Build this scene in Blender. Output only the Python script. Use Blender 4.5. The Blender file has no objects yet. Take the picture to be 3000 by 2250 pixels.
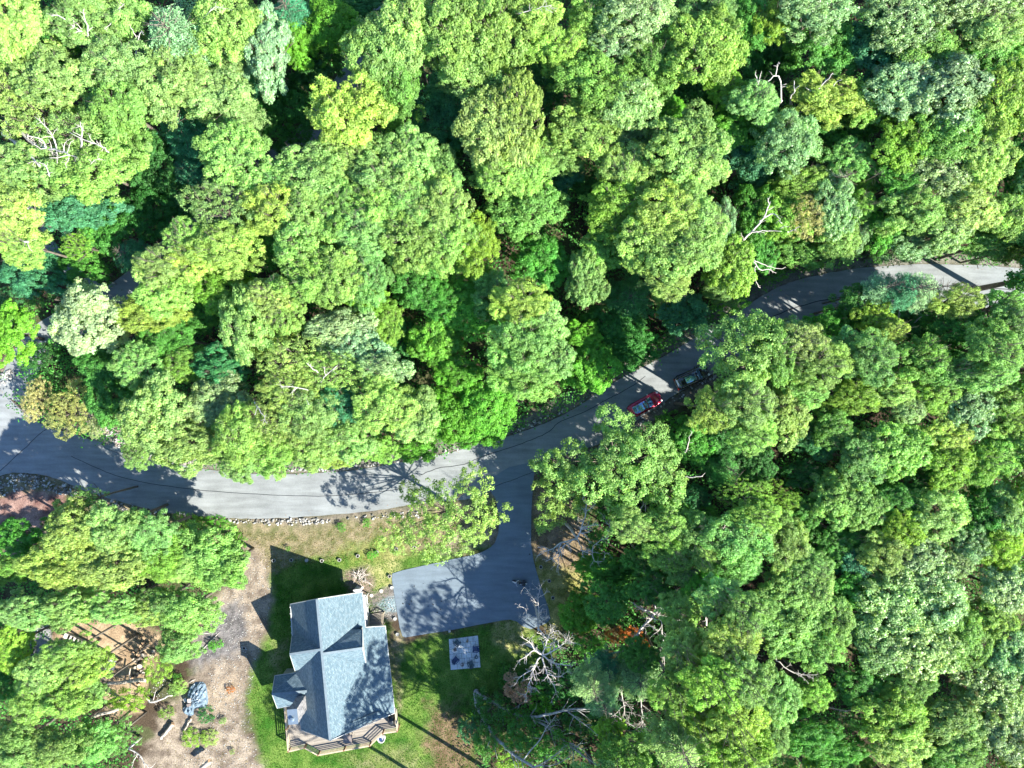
import bpy, bmesh, math, random
import numpy as np
from mathutils import Vector, Matrix, Euler

# ------------------------------------------------------------------ camera, world, sun, exposure
H = 94.0                                   # camera height above ground (m)
FPX = 2068.0                               # focal length in photo pixels (photo 3000 x 2250)
scene = bpy.context.scene
cam_d = bpy.data.cameras.new('camera'); cam = bpy.data.objects.new('camera', cam_d)
scene.collection.objects.link(cam); scene.camera = cam
cam.location = (0, 0, H); cam.rotation_euler = (0, 0, 0)
cam_d.sensor_width = 36; cam_d.lens = 36*FPX/3000; cam_d.clip_start = 1; cam_d.clip_end = 2000

SUN_EL = math.radians(38); SUN_AZ = math.radians(-31)      # azimuth measured from +X, counter-clockwise
sund = Vector((math.cos(SUN_EL)*math.cos(SUN_AZ), math.cos(SUN_EL)*math.sin(SUN_AZ), math.sin(SUN_EL)))
world = bpy.data.worlds.new('World'); scene.world = world; world.use_nodes = True
nt = world.node_tree; bg = nt.nodes['Background']
sky = nt.nodes.new('ShaderNodeTexSky'); sky.sky_type = 'NISHITA'; sky.sun_disc = False
sky.sun_elevation = SUN_EL; sky.sun_rotation = math.pi/2 - SUN_AZ
sky.air_density = 1.0; sky.dust_density = 0.0; sky.ozone_density = 4.0
nt.links.new(sky.outputs[0], bg.inputs[0]); bg.inputs[1].default_value = 0.095
sl = bpy.data.lights.new('sun', 'SUN'); sl.energy = 4.6; sl.angle = math.radians(0.5); sl.color = (1, .95, .82)
so = bpy.data.objects.new('sun', sl); scene.collection.objects.link(so)
so.rotation_euler = sund.to_track_quat('Z', 'Y').to_euler()
vs = scene.view_settings; vs.view_transform = 'Standard'; vs.look = 'None'; vs.gamma = 1.0; vs.exposure = 1.9
scene.cycles.max_bounces = 6; scene.cycles.diffuse_bounces = 3; scene.cycles.transmission_bounces = 4

C = scene.collection
R = random.Random(11)
def W(px, py, z=0.0):
    k = (H - z)/FPX
    return Vector(((px-1500)*k, (1125-py)*k, z))
def S(px, z=0.0): return px*(H-z)/FPX
# zoom frames used for reading the photo:  name -> (x0, y0, scale)
FR = {'A0': (0, 0), 'A1': (750, 0), 'A2': (1500, 0), 'A3': (2250, 0), 'B0': (0, 563), 'B1': (750, 563), 'B2': (1500, 563),
      'B3': (2250, 563), 'C0': (0, 1126), 'C1': (750, 1126), 'C2': (1500, 1126)}
FR = {k: (v[0], v[1], 2.947) for k, v in FR.items()}
FR.update({'C3': (2250, 1126, 1.691), 'D2': (1500, 1687, 1.691), 'D3': (2250, 1687, 1.691), 'D0': (0, 1750, 3.16),
           'E': (1250, 1800, 3.403), 'HS': (700, 1650, 2.765), 'WD': (60, 1800, 3.173), 'TP': (380, 1950, 3.172),
           'NE': (1000, 1680, 4.761), 'DR': (1100, 1350, 3.318), 'CA': (1750, 1000, 5.53), 'SG': (2050, 550, 3.071),
           'PA': (1300, 1850, 7.933), 'DK': (820, 2030, 3.528), 'V': (0, 0, 1/1.3562)})
def P(f, x, y):
    a, b, s = FR[f]; return (a + x/s, b + y/s)
def PW(f, x, y, z=0.0): return W(*P(f, x, y), z)
def PP(f, *pts): return [P(f, x, y) for x, y in pts]

# ------------------------------------------------------------------ materials
def newmat(name):
    m = bpy.data.materials.new(name); m.use_nodes = True
    return m, m.node_tree, m.node_tree.nodes['Principled BSDF']
def simple(name, col, rough=.6, metal=0., noise=0., nscale=4., bump=0., col2=None, spec=.5, coat=0.):
    m, t, b = newmat(name)
    b.inputs['Roughness'].default_value = rough; b.inputs['Metallic'].default_value = metal
    b.inputs['Specular IOR Level'].default_value = spec
    if coat: b.inputs['Coat Weight'].default_value = coat
    if noise or bump or col2:
        tc = t.nodes.new('ShaderNodeTexCoord'); n = t.nodes.new('ShaderNodeTexNoise')
        n.inputs['Scale'].default_value = nscale; n.inputs['Detail'].default_value = 6; n.inputs['Roughness'].default_value = .65
        t.links.new(tc.outputs['Object'], n.inputs['Vector'])
        r = t.nodes.new('ShaderNodeValToRGB'); t.links.new(n.outputs['Fac'], r.inputs[0])
        r.color_ramp.elements[0].position = .3; r.color_ramp.elements[1].position = .7
        c2 = col2 or tuple(min(1, c*(1+noise)) for c in col)
        c1 = col if col2 else tuple(c*(1-noise) for c in col)
        r.color_ramp.elements[0].color = (*c1, 1); r.color_ramp.elements[1].color = (*c2, 1)
        t.links.new(r.outputs[0], b.inputs['Base Color'])
        if bump:
            bp = t.nodes.new('ShaderNodeBump'); bp.inputs['Strength'].default_value = bump; bp.inputs['Distance'].default_value = .05
            t.links.new(n.outputs['Fac'], bp.inputs['Height']); t.links.new(bp.outputs[0], b.inputs['Normal'])
    else: b.inputs['Base Color'].default_value = (*col, 1)
    return m
M = {}
def leaf_mat(name, spec, rough, transl):
    m, t, b = newmat(name)
    oi = t.nodes.new('ShaderNodeObjectInfo'); at = t.nodes.new('ShaderNodeAttribute'); at.attribute_name = 'tint'
    # tint.x : brightness factor   tint.y : hue towards yellow
    sep = t.nodes.new('ShaderNodeSeparateXYZ'); t.links.new(at.outputs['Vector'], sep.inputs[0])
    ye = t.nodes.new('ShaderNodeMix'); ye.data_type = 'RGBA'; ye.blend_type = 'MULTIPLY'
    t.links.new(sep.outputs['Y'], ye.inputs['Factor']); t.links.new(oi.outputs['Color'], ye.inputs['A'])
    ye.inputs['B'].default_value = (1.18, 1.05, .82, 1)
    mu = t.nodes.new('ShaderNodeVectorMath'); mu.operation = 'SCALE'
    t.links.new(ye.outputs['Result'], mu.inputs[0]); t.links.new(sep.outputs['X'], mu.inputs['Scale'])
    t.links.new(mu.outputs[0], b.inputs['Base Color'])
    b.inputs['Roughness'].default_value = rough; b.inputs['Specular IOR Level'].default_value = spec
    tr = t.nodes.new('ShaderNodeBsdfTranslucent'); mt = t.nodes.new('ShaderNodeMixShader'); mt.inputs[0].default_value = transl
    tm = t.nodes.new('ShaderNodeMix'); tm.data_type = 'RGBA'; tm.blend_type = 'MULTIPLY'; tm.inputs['Factor'].default_value = 1
    t.links.new(mu.outputs[0], tm.inputs['A']); tm.inputs['B'].default_value = (1.35, 1.3, .6, 1)
    t.links.new(tm.outputs['Result'], tr.inputs[0])
    out = t.nodes['Material Output']
    t.links.new(b.outputs[0], mt.inputs[1]); t.links.new(tr.outputs[0], mt.inputs[2]); t.links.new(mt.outputs[0], out.inputs[0])
    return m
M['leaf'] = leaf_mat('leaf', .3, .5, .45)
M['shiny'] = leaf_mat('shiny_leaf', .55, .42, .4)
M['needle'] = leaf_mat('needle', .3, .5, .3)
M['bark'] = simple('bark', (.13, .11, .09), .9, noise=.5, nscale=3, bump=.6)
M['dead'] = simple('dead_wood', (.50, .46, .43), .85, noise=.25, nscale=2, bump=.3)
M['deadgrey'] = simple('grey_dead_bark', (.32, .32, .31), .9, noise=.5, nscale=2.5, bump=.6)
M['wood_cut'] = simple('cut_wood', (.52, .33, .2), .8, noise=.2, nscale=8)

def asphalt(name, base, var):
    m, t, b = newmat(name)
    tc = t.nodes.new('ShaderNodeTexCoord')
    n1 = t.nodes.new('ShaderNodeTexNoise'); n1.inputs['Scale'].default_value = .35; n1.inputs['Detail'].default_value = 5
    n2 = t.nodes.new('ShaderNodeTexNoise'); n2.inputs['Scale'].default_value = 9; n2.inputs['Detail'].default_value = 4
    n3 = t.nodes.new('ShaderNodeTexNoise'); n3.inputs['Scale'].default_value = 1.1; n3.inputs['Detail'].default_value = 3
    mp = t.nodes.new('ShaderNodeMapping'); mp.inputs['Scale'].default_value = (.25, 1.6, 1); mp.inputs['Rotation'].default_value = (0, 0, math.radians(-14))
    t.links.new(tc.outputs['Object'], mp.inputs[0]); t.links.new(mp.outputs[0], n3.inputs['Vector'])
    for n in (n1, n2): t.links.new(tc.outputs['Object'], n.inputs['Vector'])
    a = t.nodes.new('ShaderNodeMath'); a.operation = 'MULTIPLY_ADD'; t.links.new(n1.outputs[0], a.inputs[0]); a.inputs[1].default_value = .8
    t.links.new(n3.outputs[0], a.inputs[2])
    a2 = t.nodes.new('ShaderNodeMath'); a2.operation = 'MULTIPLY_ADD'; t.links.new(n2.outputs[0], a2.inputs[0]); a2.inputs[1].default_value = .6
    t.links.new(a.outputs[0], a2.inputs[2])
    r = t.nodes.new('ShaderNodeValToRGB'); t.links.new(a2.outputs[0], r.inputs[0])
    r.color_ramp.elements[0].position = .85; r.color_ramp.elements[1].position = 1.45 if False else 1.0
    # ramp input is clamped to 0..1, so rescale first
    sc = t.nodes.new('ShaderNodeMapRange'); sc.inputs['From Min'].default_value = .8; sc.inputs['From Max'].default_value = 1.6
    t.links.new(a2.outputs[0], sc.inputs[0]); t.links.new(sc.outputs[0], r.inputs[0]); r.color_ramp.elements[0].position = 0
    r.color_ramp.elements[0].color = (*[c*(1-var) for c in base], 1); r.color_ramp.elements[1].color = (*[c*(1+var) for c in base], 1)
    t.links.new(r.outputs[0], b.inputs['Base Color']); b.inputs['Roughness'].default_value = .85; b.inputs['Specular IOR Level'].default_value = .3
    bp = t.nodes.new('ShaderNodeBump'); bp.inputs['Strength'].default_value = .35; bp.inputs['Distance'].default_value = .02
    t.links.new(n2.outputs[0], bp.inputs['Height']); t.links.new(bp.outputs[0], b.inputs['Normal'])
    return m
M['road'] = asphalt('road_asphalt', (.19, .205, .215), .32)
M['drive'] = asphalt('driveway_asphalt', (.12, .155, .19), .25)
M['crack'] = simple('tar_seam', (.012, .014, .018), .7)
M['stone'] = simple('grey_stone', (.2, .2, .2), .85, noise=.6, nscale=2.2, bump=.3, col2=(.46, .45, .44))
M['shingle'] = None
def shingle():
    m, t, b = newmat('asphalt_shingle')
    tc = t.nodes.new('ShaderNodeTexCoord'); br = t.nodes.new('ShaderNodeTexBrick')
    mp = t.nodes.new('ShaderNodeMapping'); mp.inputs['Rotation'].default_value = (0, 0, math.radians(90))
    t.links.new(tc.outputs['UV'], mp.inputs[0])
    t.links.new(tc.outputs['UV'], br.inputs['Vector'])
    br.inputs['Scale'].default_value = 1; br.inputs['Brick Width'].default_value = .33; br.inputs['Row Height'].default_value = .15
    br.inputs['Mortar Size'].default_value = .012; br.inputs['Color1'].default_value = (.07, .12, .155, 1); br.inputs['Color2'].default_value = (.135, .19, .225, 1)
    br.inputs['Mortar'].default_value = (.035, .06, .08, 1); br.inputs['Bias'].default_value = 0
    n = t.nodes.new('ShaderNodeTexNoise'); n.inputs['Scale'].default_value = 3; n.inputs['Detail'].default_value = 8; n.inputs['Roughness'].default_value = .75
    t.links.new(tc.outputs['UV'], n.inputs['Vector'])
    mr = t.nodes.new('ShaderNodeMapRange'); mr.inputs['From Min'].default_value = .3; mr.inputs['From Max'].default_value = .7
    mr.inputs['To Min'].default_value = .65; mr.inputs['To Max'].default_value = 1.4; t.links.new(n.outputs[0], mr.inputs[0])
    mu = t.nodes.new('ShaderNodeVectorMath'); mu.operation = 'SCALE'; t.links.new(br.outputs[0], mu.inputs[0]); t.links.new(mr.outputs[0], mu.inputs['Scale'])
    t.links.new(mu.outputs[0], b.inputs['Base Color']); b.inputs['Roughness'].default_value = .85
    bp = t.nodes.new('ShaderNodeBump'); bp.inputs['Strength'].default_value = .5; bp.inputs['Distance'].default_value = .02
    t.links.new(br.outputs['Fac'], bp.inputs['Height']); bp.invert = True; t.links.new(bp.outputs[0], b.inputs['Normal'])
    return m
M['shingle'] = shingle()
M['siding'] = simple('white_siding', (.3, .31, .3), .6, noise=.1)
M['trim'] = simple('white_trim', (.42, .43, .43), .5, noise=.08)
def boards():
    m, t, b = newmat('deck_boards')
    tc = t.nodes.new('ShaderNodeTexCoord'); br = t.nodes.new('ShaderNodeTexBrick'); t.links.new(tc.outputs['UV'], br.inputs['Vector'])
    br.inputs['Scale'].default_value = 1; br.inputs['Brick Width'].default_value = 3.6; br.inputs['Row Height'].default_value = .145; br.inputs['Mortar Size'].default_value = .012
    br.inputs['Color1'].default_value = (.20, .175, .15, 1); br.inputs['Color2'].default_value = (.31, .275, .235, 1); br.inputs['Mortar'].default_value = (.05, .04, .03, 1)
    t.links.new(br.outputs[0], b.inputs['Base Color']); b.inputs['Roughness'].default_value = .8
    return m
M['boards'] = boards()
M['rail'] = simple('weathered_rail', (.38, .31, .22), .8, noise=.25, nscale=3)
M['post'] = simple('brown_post', (.2, .1, .05), .8, noise=.2, nscale=3)
M['glass'] = simple('window_glass', (.02, .03, .04), .06, spec=.8)
M['chimney'] = simple('stone_veneer', (.13, .13, .14), .9, noise=.6, nscale=3.5, bump=.9, col2=(.30, .30, .31))
M['metal'] = simple('galvanised_metal', (.22, .28, .34), .35, metal=.6, noise=.1)
M['black'] = simple('black_plastic', (.012, .013, .016), .35)
M['brown'] = simple('brown_cover', (.17, .14, .13), .7, noise=.15)
M['white'] = simple('white_plastic', (.5, .5, .5), .4, noise=.05)
M['navy'] = simple('navy_plastic', (.012, .035, .11), .45)
M['teal'] = simple('slate_plastic', (.04, .075, .09), .45)
M['redpaint'] = simple('red_car_paint', (.42, .008, .05), .25, metal=.35, coat=1)
M['blackpaint'] = simple('black_car_paint', (.012, .013, .018), .12, coat=1, spec=.8)
M['carglass'] = simple('car_glass_sky_tint', (.22, .38, .58), .06, metal=.75, noise=.4, nscale=1.5)  # blue sky reflection is put into the base colour of the panes
M['chrome'] = simple('chrome', (.75, .75, .75), .15, metal=1)
M['tyre'] = simple('tyre_rubber', (.015, .015, .015), .85)
M['lampred'] = simple('tail_lamp', (.35, .01, .01), .2)
M['lampclear'] = simple('head_lamp', (.6, .6, .62), .15)
M['tan'] = simple('tan_rail', (.42, .34, .25), .4, metal=.4)
M['paver'] = simple('paver', (.42, .46, .49), .85, noise=.18, nscale=2)
M['concrete'] = simple('concrete', (.32, .32, .31), .9, noise=.2, nscale=3)
M['soil'] = simple('potting_soil', (.03, .022, .017), .95, noise=.3)
M['tarp'] = simple('blue_grey_tarp', (.12, .17, .22), .4, noise=.15, nscale=3)
M['log'] = simple('log_bark', (.11, .09, .075), .9, noise=.5, nscale=4, bump=.5)
M['palelog'] = simple('pale_log', (.36, .31, .26), .85, noise=.3, nscale=3, bump=.4)
M['orange'] = simple('terracotta', (.35, .1, .05), .8)

# ------------------------------------------------------------------ helpers
def link(name, me, mat, parent=None):
    o = bpy.data.objects.new(name, me); C.objects.link(o)
    if mat is not None and not me.materials: me.materials.append(mat)
    if parent is not None: o.parent = parent
    return o
def tag(o, label, cat, group=None):
    o['label'] = label; o['category'] = cat
    if group: o['group'] = group
    return o
def empty(name, loc=(0, 0, 0), rz=0.):
    o = bpy.data.objects.new(name, None); C.objects.link(o); o.empty_display_size = .3
    o.location = loc; o.rotation_euler = (0, 0, rz); return o
class MB:
    def __init__(s): s.v = []; s.f = []; s.uv = None
    def add(s, vs_, fs):
        k = len(s.v); s.v += [tuple(v) for v in vs_]; s.f += [tuple(i+k for i in f) for f in fs]; return s
    def box(s, c, d, rz=0., mat=None):
        q = Matrix.Rotation(rz, 3, 'Z') if mat is None else mat
        hx, hy, hz = d[0]/2, d[1]/2, d[2]/2; c = Vector(c)
        vs_ = [c + q@Vector((a*hx, b*hy, e*hz)) for a in (-1, 1) for b in (-1, 1) for e in (-1, 1)]
        return s.add(vs_, [(0, 1, 3, 2), (4, 6, 7, 5), (0, 4, 5, 1), (2, 3, 7, 6), (0, 2, 6, 4), (1, 5, 7, 3)])
    def bar(s, a, b, w, h):                         # box from a to b
        a = Vector(a); b = Vector(b); d = b-a; L = d.length
        if L < 1e-5: return s
        q = d.to_track_quat('X', 'Z').to_matrix()
        return s.box((a+b)/2, (L, w, h), mat=q)
    def prism(s, poly, z0, z1):
        n = len(poly); vs_ = [(p[0], p[1], z0) for p in poly] + [(p[0], p[1], z1) for p in poly]
        fs = [(i, (i+1) % n, (i+1) % n+n, i+n) for i in range(n)] + [tuple(range(n))[::-1], tuple(range(n, 2*n))]
        return s.add(vs_, fs)
    def cyl(s, c, r, z0, z1, n=16, r2=None):
        r2 = r if r2 is None else r2
        vs_ = [(c[0]+r*math.cos(2*math.pi*i/n), c[1]+r*math.sin(2*math.pi*i/n), z0) for i in range(n)]
        vs_ += [(c[0]+r2*math.cos(2*math.pi*i/n), c[1]+r2*math.sin(2*math.pi*i/n), z1) for i in range(n)]
        fs = [(i, (i+1) % n, (i+1) % n+n, i+n) for i in range(n)] + [tuple(range(n))[::-1], tuple(range(n, 2*n))]
        return s.add(vs_, fs)
    def ring(s, c, ro, ri, z0, z1, n=20):
        k = []
        for r, z in ((ro, z0), (ro, z1), (ri, z1), (ri, z0)):
            k += [(c[0]+r*math.cos(2*math.pi*i/n), c[1]+r*math.sin(2*math.pi*i/n), z) for i in range(n)]
        fs = []
        for j in range(4):
            for i in range(n): fs.append((j*n+i, j*n+(i+1) % n, ((j+1) % 4)*n+(i+1) % n, ((j+1) % 4)*n+i))
        return s.add(k, fs)
    def tube(s, path, rad, n=6):
        m = len(path); path = [Vector(p) for p in path]; vs_ = []
        ref = Vector((.3, .2, 1)).normalized()
        for i, p in enumerate(path):
            t = (path[min(i+1, m-1)] - path[max(i-1, 0)])
            if t.length < 1e-6: t = Vector((0, 0, 1))
            t.normalize(); a = t.cross(ref)
            if a.length < .05: a = t.cross(Vector((1, 0, 0)))
            a.normalize(); b = t.cross(a); r = rad[i] if hasattr(rad, '__len__') else rad
            for j in range(n):
                an = 2*math.pi*j/n; vs_.append(p + (a*math.cos(an)+b*math.sin(an))*r)
        fs = [(i*n+j, i*n+(j+1) % n, (i+1)*n+(j+1) % n, (i+1)*n+j) for i in range(m-1) for j in range(n)]
        fs += [tuple(range(n))[::-1], tuple(range((m-1)*n, m*n))]
        return s.add(vs_, fs)
    def mesh(s, name, smooth=False):
        me = bpy.data.meshes.new(name); me.from_pydata(s.v, [], s.f); me.update()
        if smooth: me.polygons.foreach_set('use_smooth', [True]*len(me.polygons))
        return me
    def build(s, name, mat, parent=None, smooth=False, loc=None):
        me = s.mesh(name, smooth); o = link(name, me, mat, parent)
        if loc is not None:
            me.transform(Matrix.Translation(-Vector(loc)))
            if parent is None: o.location = loc
        return o
def bevel(o, w, seg=2):
    b = o.modifiers.new('bevel', 'BEVEL'); b.width = w; b.segments = seg; b.limit_method = 'ANGLE'; return o
def uvproj(o, fn):
    me = o.data; uv = me.uv_layers.new(name='UVMap')
    for lp in me.loops: uv.data[lp.index].uv = fn(me.vertices[lp.vertex_index].co)

def vnoise(x, y, seed=0):
    xi = np.floor(x).astype(np.int64); yi = np.floor(y).astype(np.int64); fx = x-xi; fy = y-yi
    def h(a, b):
        n = (a*374761393 + b*668265263 + seed*982451653) & 0x7fffffff
        n = ((n ^ (n >> 13))*1274126177) & 0x7fffffff; return ((n ^ (n >> 16)) & 0xffff)/65535.
    sx = fx*fx*(3-2*fx); sy = fy*fy*(3-2*fy)
    return (h(xi, yi)*(1-sx)+h(xi+1, yi)*sx)*(1-sy)+(h(xi, yi+1)*(1-sx)+h(xi+1, yi+1)*sx)*sy
def fbm(x, y, seed=0, oct=4):
    r = 0; a = .5
    for i in range(oct): r = r + a*vnoise(x*2**i+13.7*i, y*2**i+7.1*i, seed+i); a /= 2
    return r/(1-.5**oct)
def polydist(x, y, poly):                          # signed distance, positive inside
    inside = np.zeros(x.shape, bool); d = np.full(x.shape, 1e9); n = len(poly)
    for i in range(n):
        ax, ay = poly[i]; bx, by = poly[(i+1) % n]
        dx, dy = bx-ax, by-ay; t = np.clip(((x-ax)*dx+(y-ay)*dy)/(dx*dx+dy*dy+1e-9), 0, 1)
        d = np.minimum(d, np.hypot(x-ax-t*dx, y-ay-t*dy))
        c = ((ay > y) != (by > y)); 
        with np.errstate(divide='ignore', invalid='ignore'): xx = (bx-ax)*(y-ay)/(by-ay+1e-12)+ax
        inside ^= c & (x < xx)
    return np.where(inside, d, -d)
def linedist(x, y, pts):
    d = np.full(np.shape(x), 1e9)
    for (ax, ay), (bx, by) in zip(pts[:-1], pts[1:]):
        dx, dy = bx-ax, by-ay; t = np.clip(((x-ax)*dx+(y-ay)*dy)/(dx*dx+dy*dy+1e-9), 0, 1)
        d = np.minimum(d, np.hypot(x-ax-t*dx, y-ay-t*dy))
    return d
def w2(poly): return [tuple(W(x, y))[:2] for x, y in poly]
def smooth_line(pts, k=8):
    out = []; n = len(pts)
    for i in range(n-1):
        p0 = pts[max(i-1, 0)]; p1 = pts[i]; p2 = pts[i+1]; p3 = pts[min(i+2, n-1)]
        for j in range(k):
            t = j/k
            out.append(tuple(.5*((2*p1[c])+(-p0[c]+p2[c])*t+(2*p0[c]-5*p1[c]+4*p2[c]-p3[c])*t*t+(-p0[c]+3*p1[c]-3*p2[c]+p3[c])*t**3) for c in range(len(p1))))
    out.append(tuple(pts[-1])); return out

# ------------------------------------------------------------------ the roads (photo outlines on the ground plane)
road_up = [P('V', *p) for p in [(-260, 560), (-120, 700), (0, 838), (70, 905), (160, 938), (240, 962), (310, 985), (390, 1004), (500, 1020), (620, 1024), (760, 1016), (850, 1001), (960, 980),
           (1060, 953), (1150, 925), (1230, 889), (1330, 823), (1420, 777), (1500, 731), (1580, 684), (1650, 637), (1720, 606), (1830, 583), (1940, 573), (2050, 571), (2212, 581), (2450, 620), (2700, 680)]]
road_lo = [P('V', *p) for p in [(-260, 1150), (-120, 1085), (0, 1028), (55, 1022), (115, 1032), (200, 1065), (300, 1094), (400, 1112), (520, 1120), (640, 1117), (800, 1104), (900, 1088), (1010, 1078),
           (1056, 1062), (1105, 1030), (1155, 1000), (1290, 960), (1370, 912), (1455, 855), (1530, 812), (1600, 775), (1680, 725), (1750, 690), (1830, 668), (1940, 660), (2060, 660), (2212, 675), (2450, 715), (2700, 780)]]
def sheet(name, poly, z, mat, thick=None):
    bm = bmesh.new(); vs_ = [bm.verts.new((p[0], p[1], z)) for p in poly]; f = bm.faces.new(vs_)
    if f.normal.z < 0 or f.calc_area() and (bm.normal_update() or f.normal.z < 0): f.normal_flip()
    if thick:
        low = [bm.verts.new((p[0], p[1], z-thick)) for p in poly]; n = len(poly)
        for i in range(n): bm.faces.new((vs_[i], vs_[(i+1) % n], low[(i+1) % n], low[i]))
    bmesh.ops.triangulate(bm, faces=[f]); bmesh.ops.recalc_face_normals(bm, faces=bm.faces)
    me = bpy.data.meshes.new(name); bm.to_mesh(me); bm.free()
    o = link(name, me, mat); o['kind'] = 'structure'; return o
def jitter(poly, a, seed=1):
    r = random.Random(seed); return [(p[0]+r.uniform(-a, a), p[1]+r.uniform(-a, a)) for p in poly]
up = jitter(w2(smooth_line(road_up, 10)), .05, 3); lo = jitter(w2(smooth_line(road_lo, 10)), .05, 4)
road_poly = up + lo[::-1]
sheet('road', road_poly, .05, M['road'], .1)
lane_c = smooth_line([P('V', *p) for p in [(20, 860), (80, 745), (170, 690), (275, 630), (400, 520), (520, 410), (655, 312), (735, 210), (795, 130), (850, 0), (900, -200)]], 8)
lane_w = w2(lane_c)
def ribbon(pts, w):
    L, Rr = [], []
    for i, p in enumerate(pts):
        a = Vector(pts[max(i-1, 0)]); b = Vector(pts[min(i+1, len(pts)-1)]); d = (b-a); d.normalize(); n = Vector((-d.y, d.x))
        L.append((p[0]+n.x*w, p[1]+n.y*w)); Rr.append((p[0]-n.x*w, p[1]-n.y*w))
    return L + Rr[::-1]
sheet('side_road', ribbon(lane_w, 2.1), .04, M['road'], .1)
path_w = w2(smooth_line([P('V', *p) for p in [(40, 430), (95, 520), (150, 585), (230, 640), (300, 640)]], 6))
sheet('path', ribbon(path_w, 1.1), .03, M['road'], .1)
drive_px = PP('DR', (1110, 285), (1165, 360), (1178, 420), (1203, 560), (1195, 700), (1160, 800), (1110, 845), (1050, 880), (950, 915), (800, 945), (450, 1022), (260, 1065), (165, 1095), (160, 1150), (180, 1280), (240, 1640)) \
    + PP('HS', (1305, 520), (1325, 590), (1350, 600)) + PP('E', (0, 193), (220, 160), (500, 105), (740, 60), (830, 50), (900, 70), (960, 120), (1040, 145), (1190, 90), (1235, 40)) \
    + PP('DR', (1680, 1430), (1600, 1190), (1560, 1060), (1535, 960), (1512, 800), (1515, 500), (1530, 250), (1545, 100), (1480, 20), (1300, 60), (1150, 150))
drive_poly = w2(drive_px)
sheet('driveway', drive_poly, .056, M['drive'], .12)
# tar seams and the cracks (thin sheets 4 mm above the asphalt)
def seam(name, pts, w, z=.062):
    pts = smooth_line(pts, 5); r = random.Random(len(pts)); pts = [(x+r.uniform(-.8, .8), y+r.uniform(-.8, .8)) for x, y in pts]
    return sheet(name, ribbon(w2(pts), w/2), z, M['crack'])
seam('road_seam', PP('C0', (620, 620), (800, 705), (1000, 785), (1250, 845), (1500, 885), (1800, 920), (2200, 945)) + PP('C1', (300, 960), (600, 963), (900, 945), (1260, 900)), .07)
seam('road_seam', PP('C1', (1420, 782), (1500, 750), (1600, 718), (1800, 690), (1950, 625), (2210, 540)) + PP('C2', (200, 465), (330, 400), (400, 330), (560, 265), (700, 200), (800, 140), (900, 90), (1060, 0), (1150, -70)), .08)
seam('road_seam', PP('C0', (0, 750), (120, 640), (250, 520), (330, 440), (400, 390)), .08)
seam('road_seam', PP('DR', (1100, 270), (1250, 215), (1400, 160), (1540, 105)), .07, .066)
seam('road_seam', PP('B3', (0, 1090), (200, 1010), (400, 950), (640, 905), (900, 860), (1300, 810), (1700, 815), (2000, 835), (2260, 860), (2700, 930)), .11)
seam('road_seam', PP('C0', (900, 545), (1040, 600)), .05)

# ------------------------------------------------------------------ the ground: one sheet, colour by what lies there
gx = np.unique(np.concatenate([np.linspace(-420, -84, 22), np.arange(-84, 84.01, .26), np.linspace(84, 420, 22)]))
gy = np.unique(np.concatenate([np.linspace(-420, -64, 22), np.arange(-64, 64.01, .26), np.linspace(64, 420, 22)]))
X, Y = np.meshgrid(gx, gy); nx, ny = len(gx), len(gy)
wx = X + (fbm(X*.5, Y*.5, 5)-.5)*3.0; wy = Y + (fbm(X*.5, Y*.5, 9)-.5)*3.0
col = np.zeros(X.shape+(3,)); base = np.array([.055, .04, .028]); n0 = fbm(X*.8, Y*.8, 21)[..., None]
col[:] = base; col = col*(.55+.9*n0) + np.array([.012, .03, .006])*(fbm(X*.3, Y*.3, 33)[..., None] > .5)
def lay(poly_px, c1, c2, soft=.5, wob=1., amt=1., ns=1.4, seed=0):
    global col
    poly = w2(poly_px); xx = X+(wx-X)*wob; yy = Y+(wy-Y)*wob
    d = polydist(xx, yy, poly) + (fbm(X*2.2, Y*2.2, seed+50)-.5)*soft*2
    w = (np.clip(d/soft*.5+.5, 0, 1)*amt)[..., None]; n = np.clip((fbm(X*ns, Y*ns, seed+70)[..., None]-.28)/.44, 0, 1)
    col = col*(1-w) + (np.array(c1)*(1-n)+np.array(c2)*n)*w
V_ = lambda *pts: [P('V', *p) for p in pts]
DRY1, DRY2 = (.09, .10, .04), (.23, .19, .125)
TAN1, TAN2 = (.12, .095, .075), (.29, .24, .19)
GR1, GR2 = (.030, .10, .012), (.12, .19, .04)
# verge, shoulders
lay([p for p in road_up] + [(p[0]-30, p[1]-34) for p in road_up[::-1]], (.11, .11, .09), (.2, .19, .165), .4, .15, 1, 2, 1)
lay([p for p in road_lo] + [(p[0]+14, p[1]+30) for p in road_lo[::-1]], (.09, .085, .07), (.2, .17, .14), .4, .15, 1, 2, 2)
lay([(0, 1395), (150, 1395), (420, 1480), (720, 1525), (900, 1540), (1200, 1495), (1380, 1460), (1455, 1440), (1458, 1570), (1400, 1600), (1140, 1640), (960, 1640), (850, 1670), (760, 1680), (640, 1640), (600, 1560), (300, 1560), (0, 1620)], DRY1, DRY2, .6, .4, 1, 1.6, 3)
lay([(700, 1560), (790, 1640), (800, 1760), (770, 1880), (725, 2000), (715, 2120), (780, 2250), (790, 2330), (380, 2330), (440, 2180), (480, 2080), (560, 2000), (580, 1850), (660, 1700)], TAN1, TAN2, .7, .5, 1, 1.2, 4)
lay([(640, 1790), (705, 1750), (715, 1850), (690, 1920), (610, 1950), (570, 1960), (590, 1850)], (.06, .06, .065), (.17, .16, .165), .8, .8, .9, 2.5, 5)
lay([(640, 2000), (700, 1980), (690, 2060), (600, 2090), (560, 2040)], (.2, .16, .12), (.34, .27, .2), .8, .8, .8, 2.5, 6)
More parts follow.
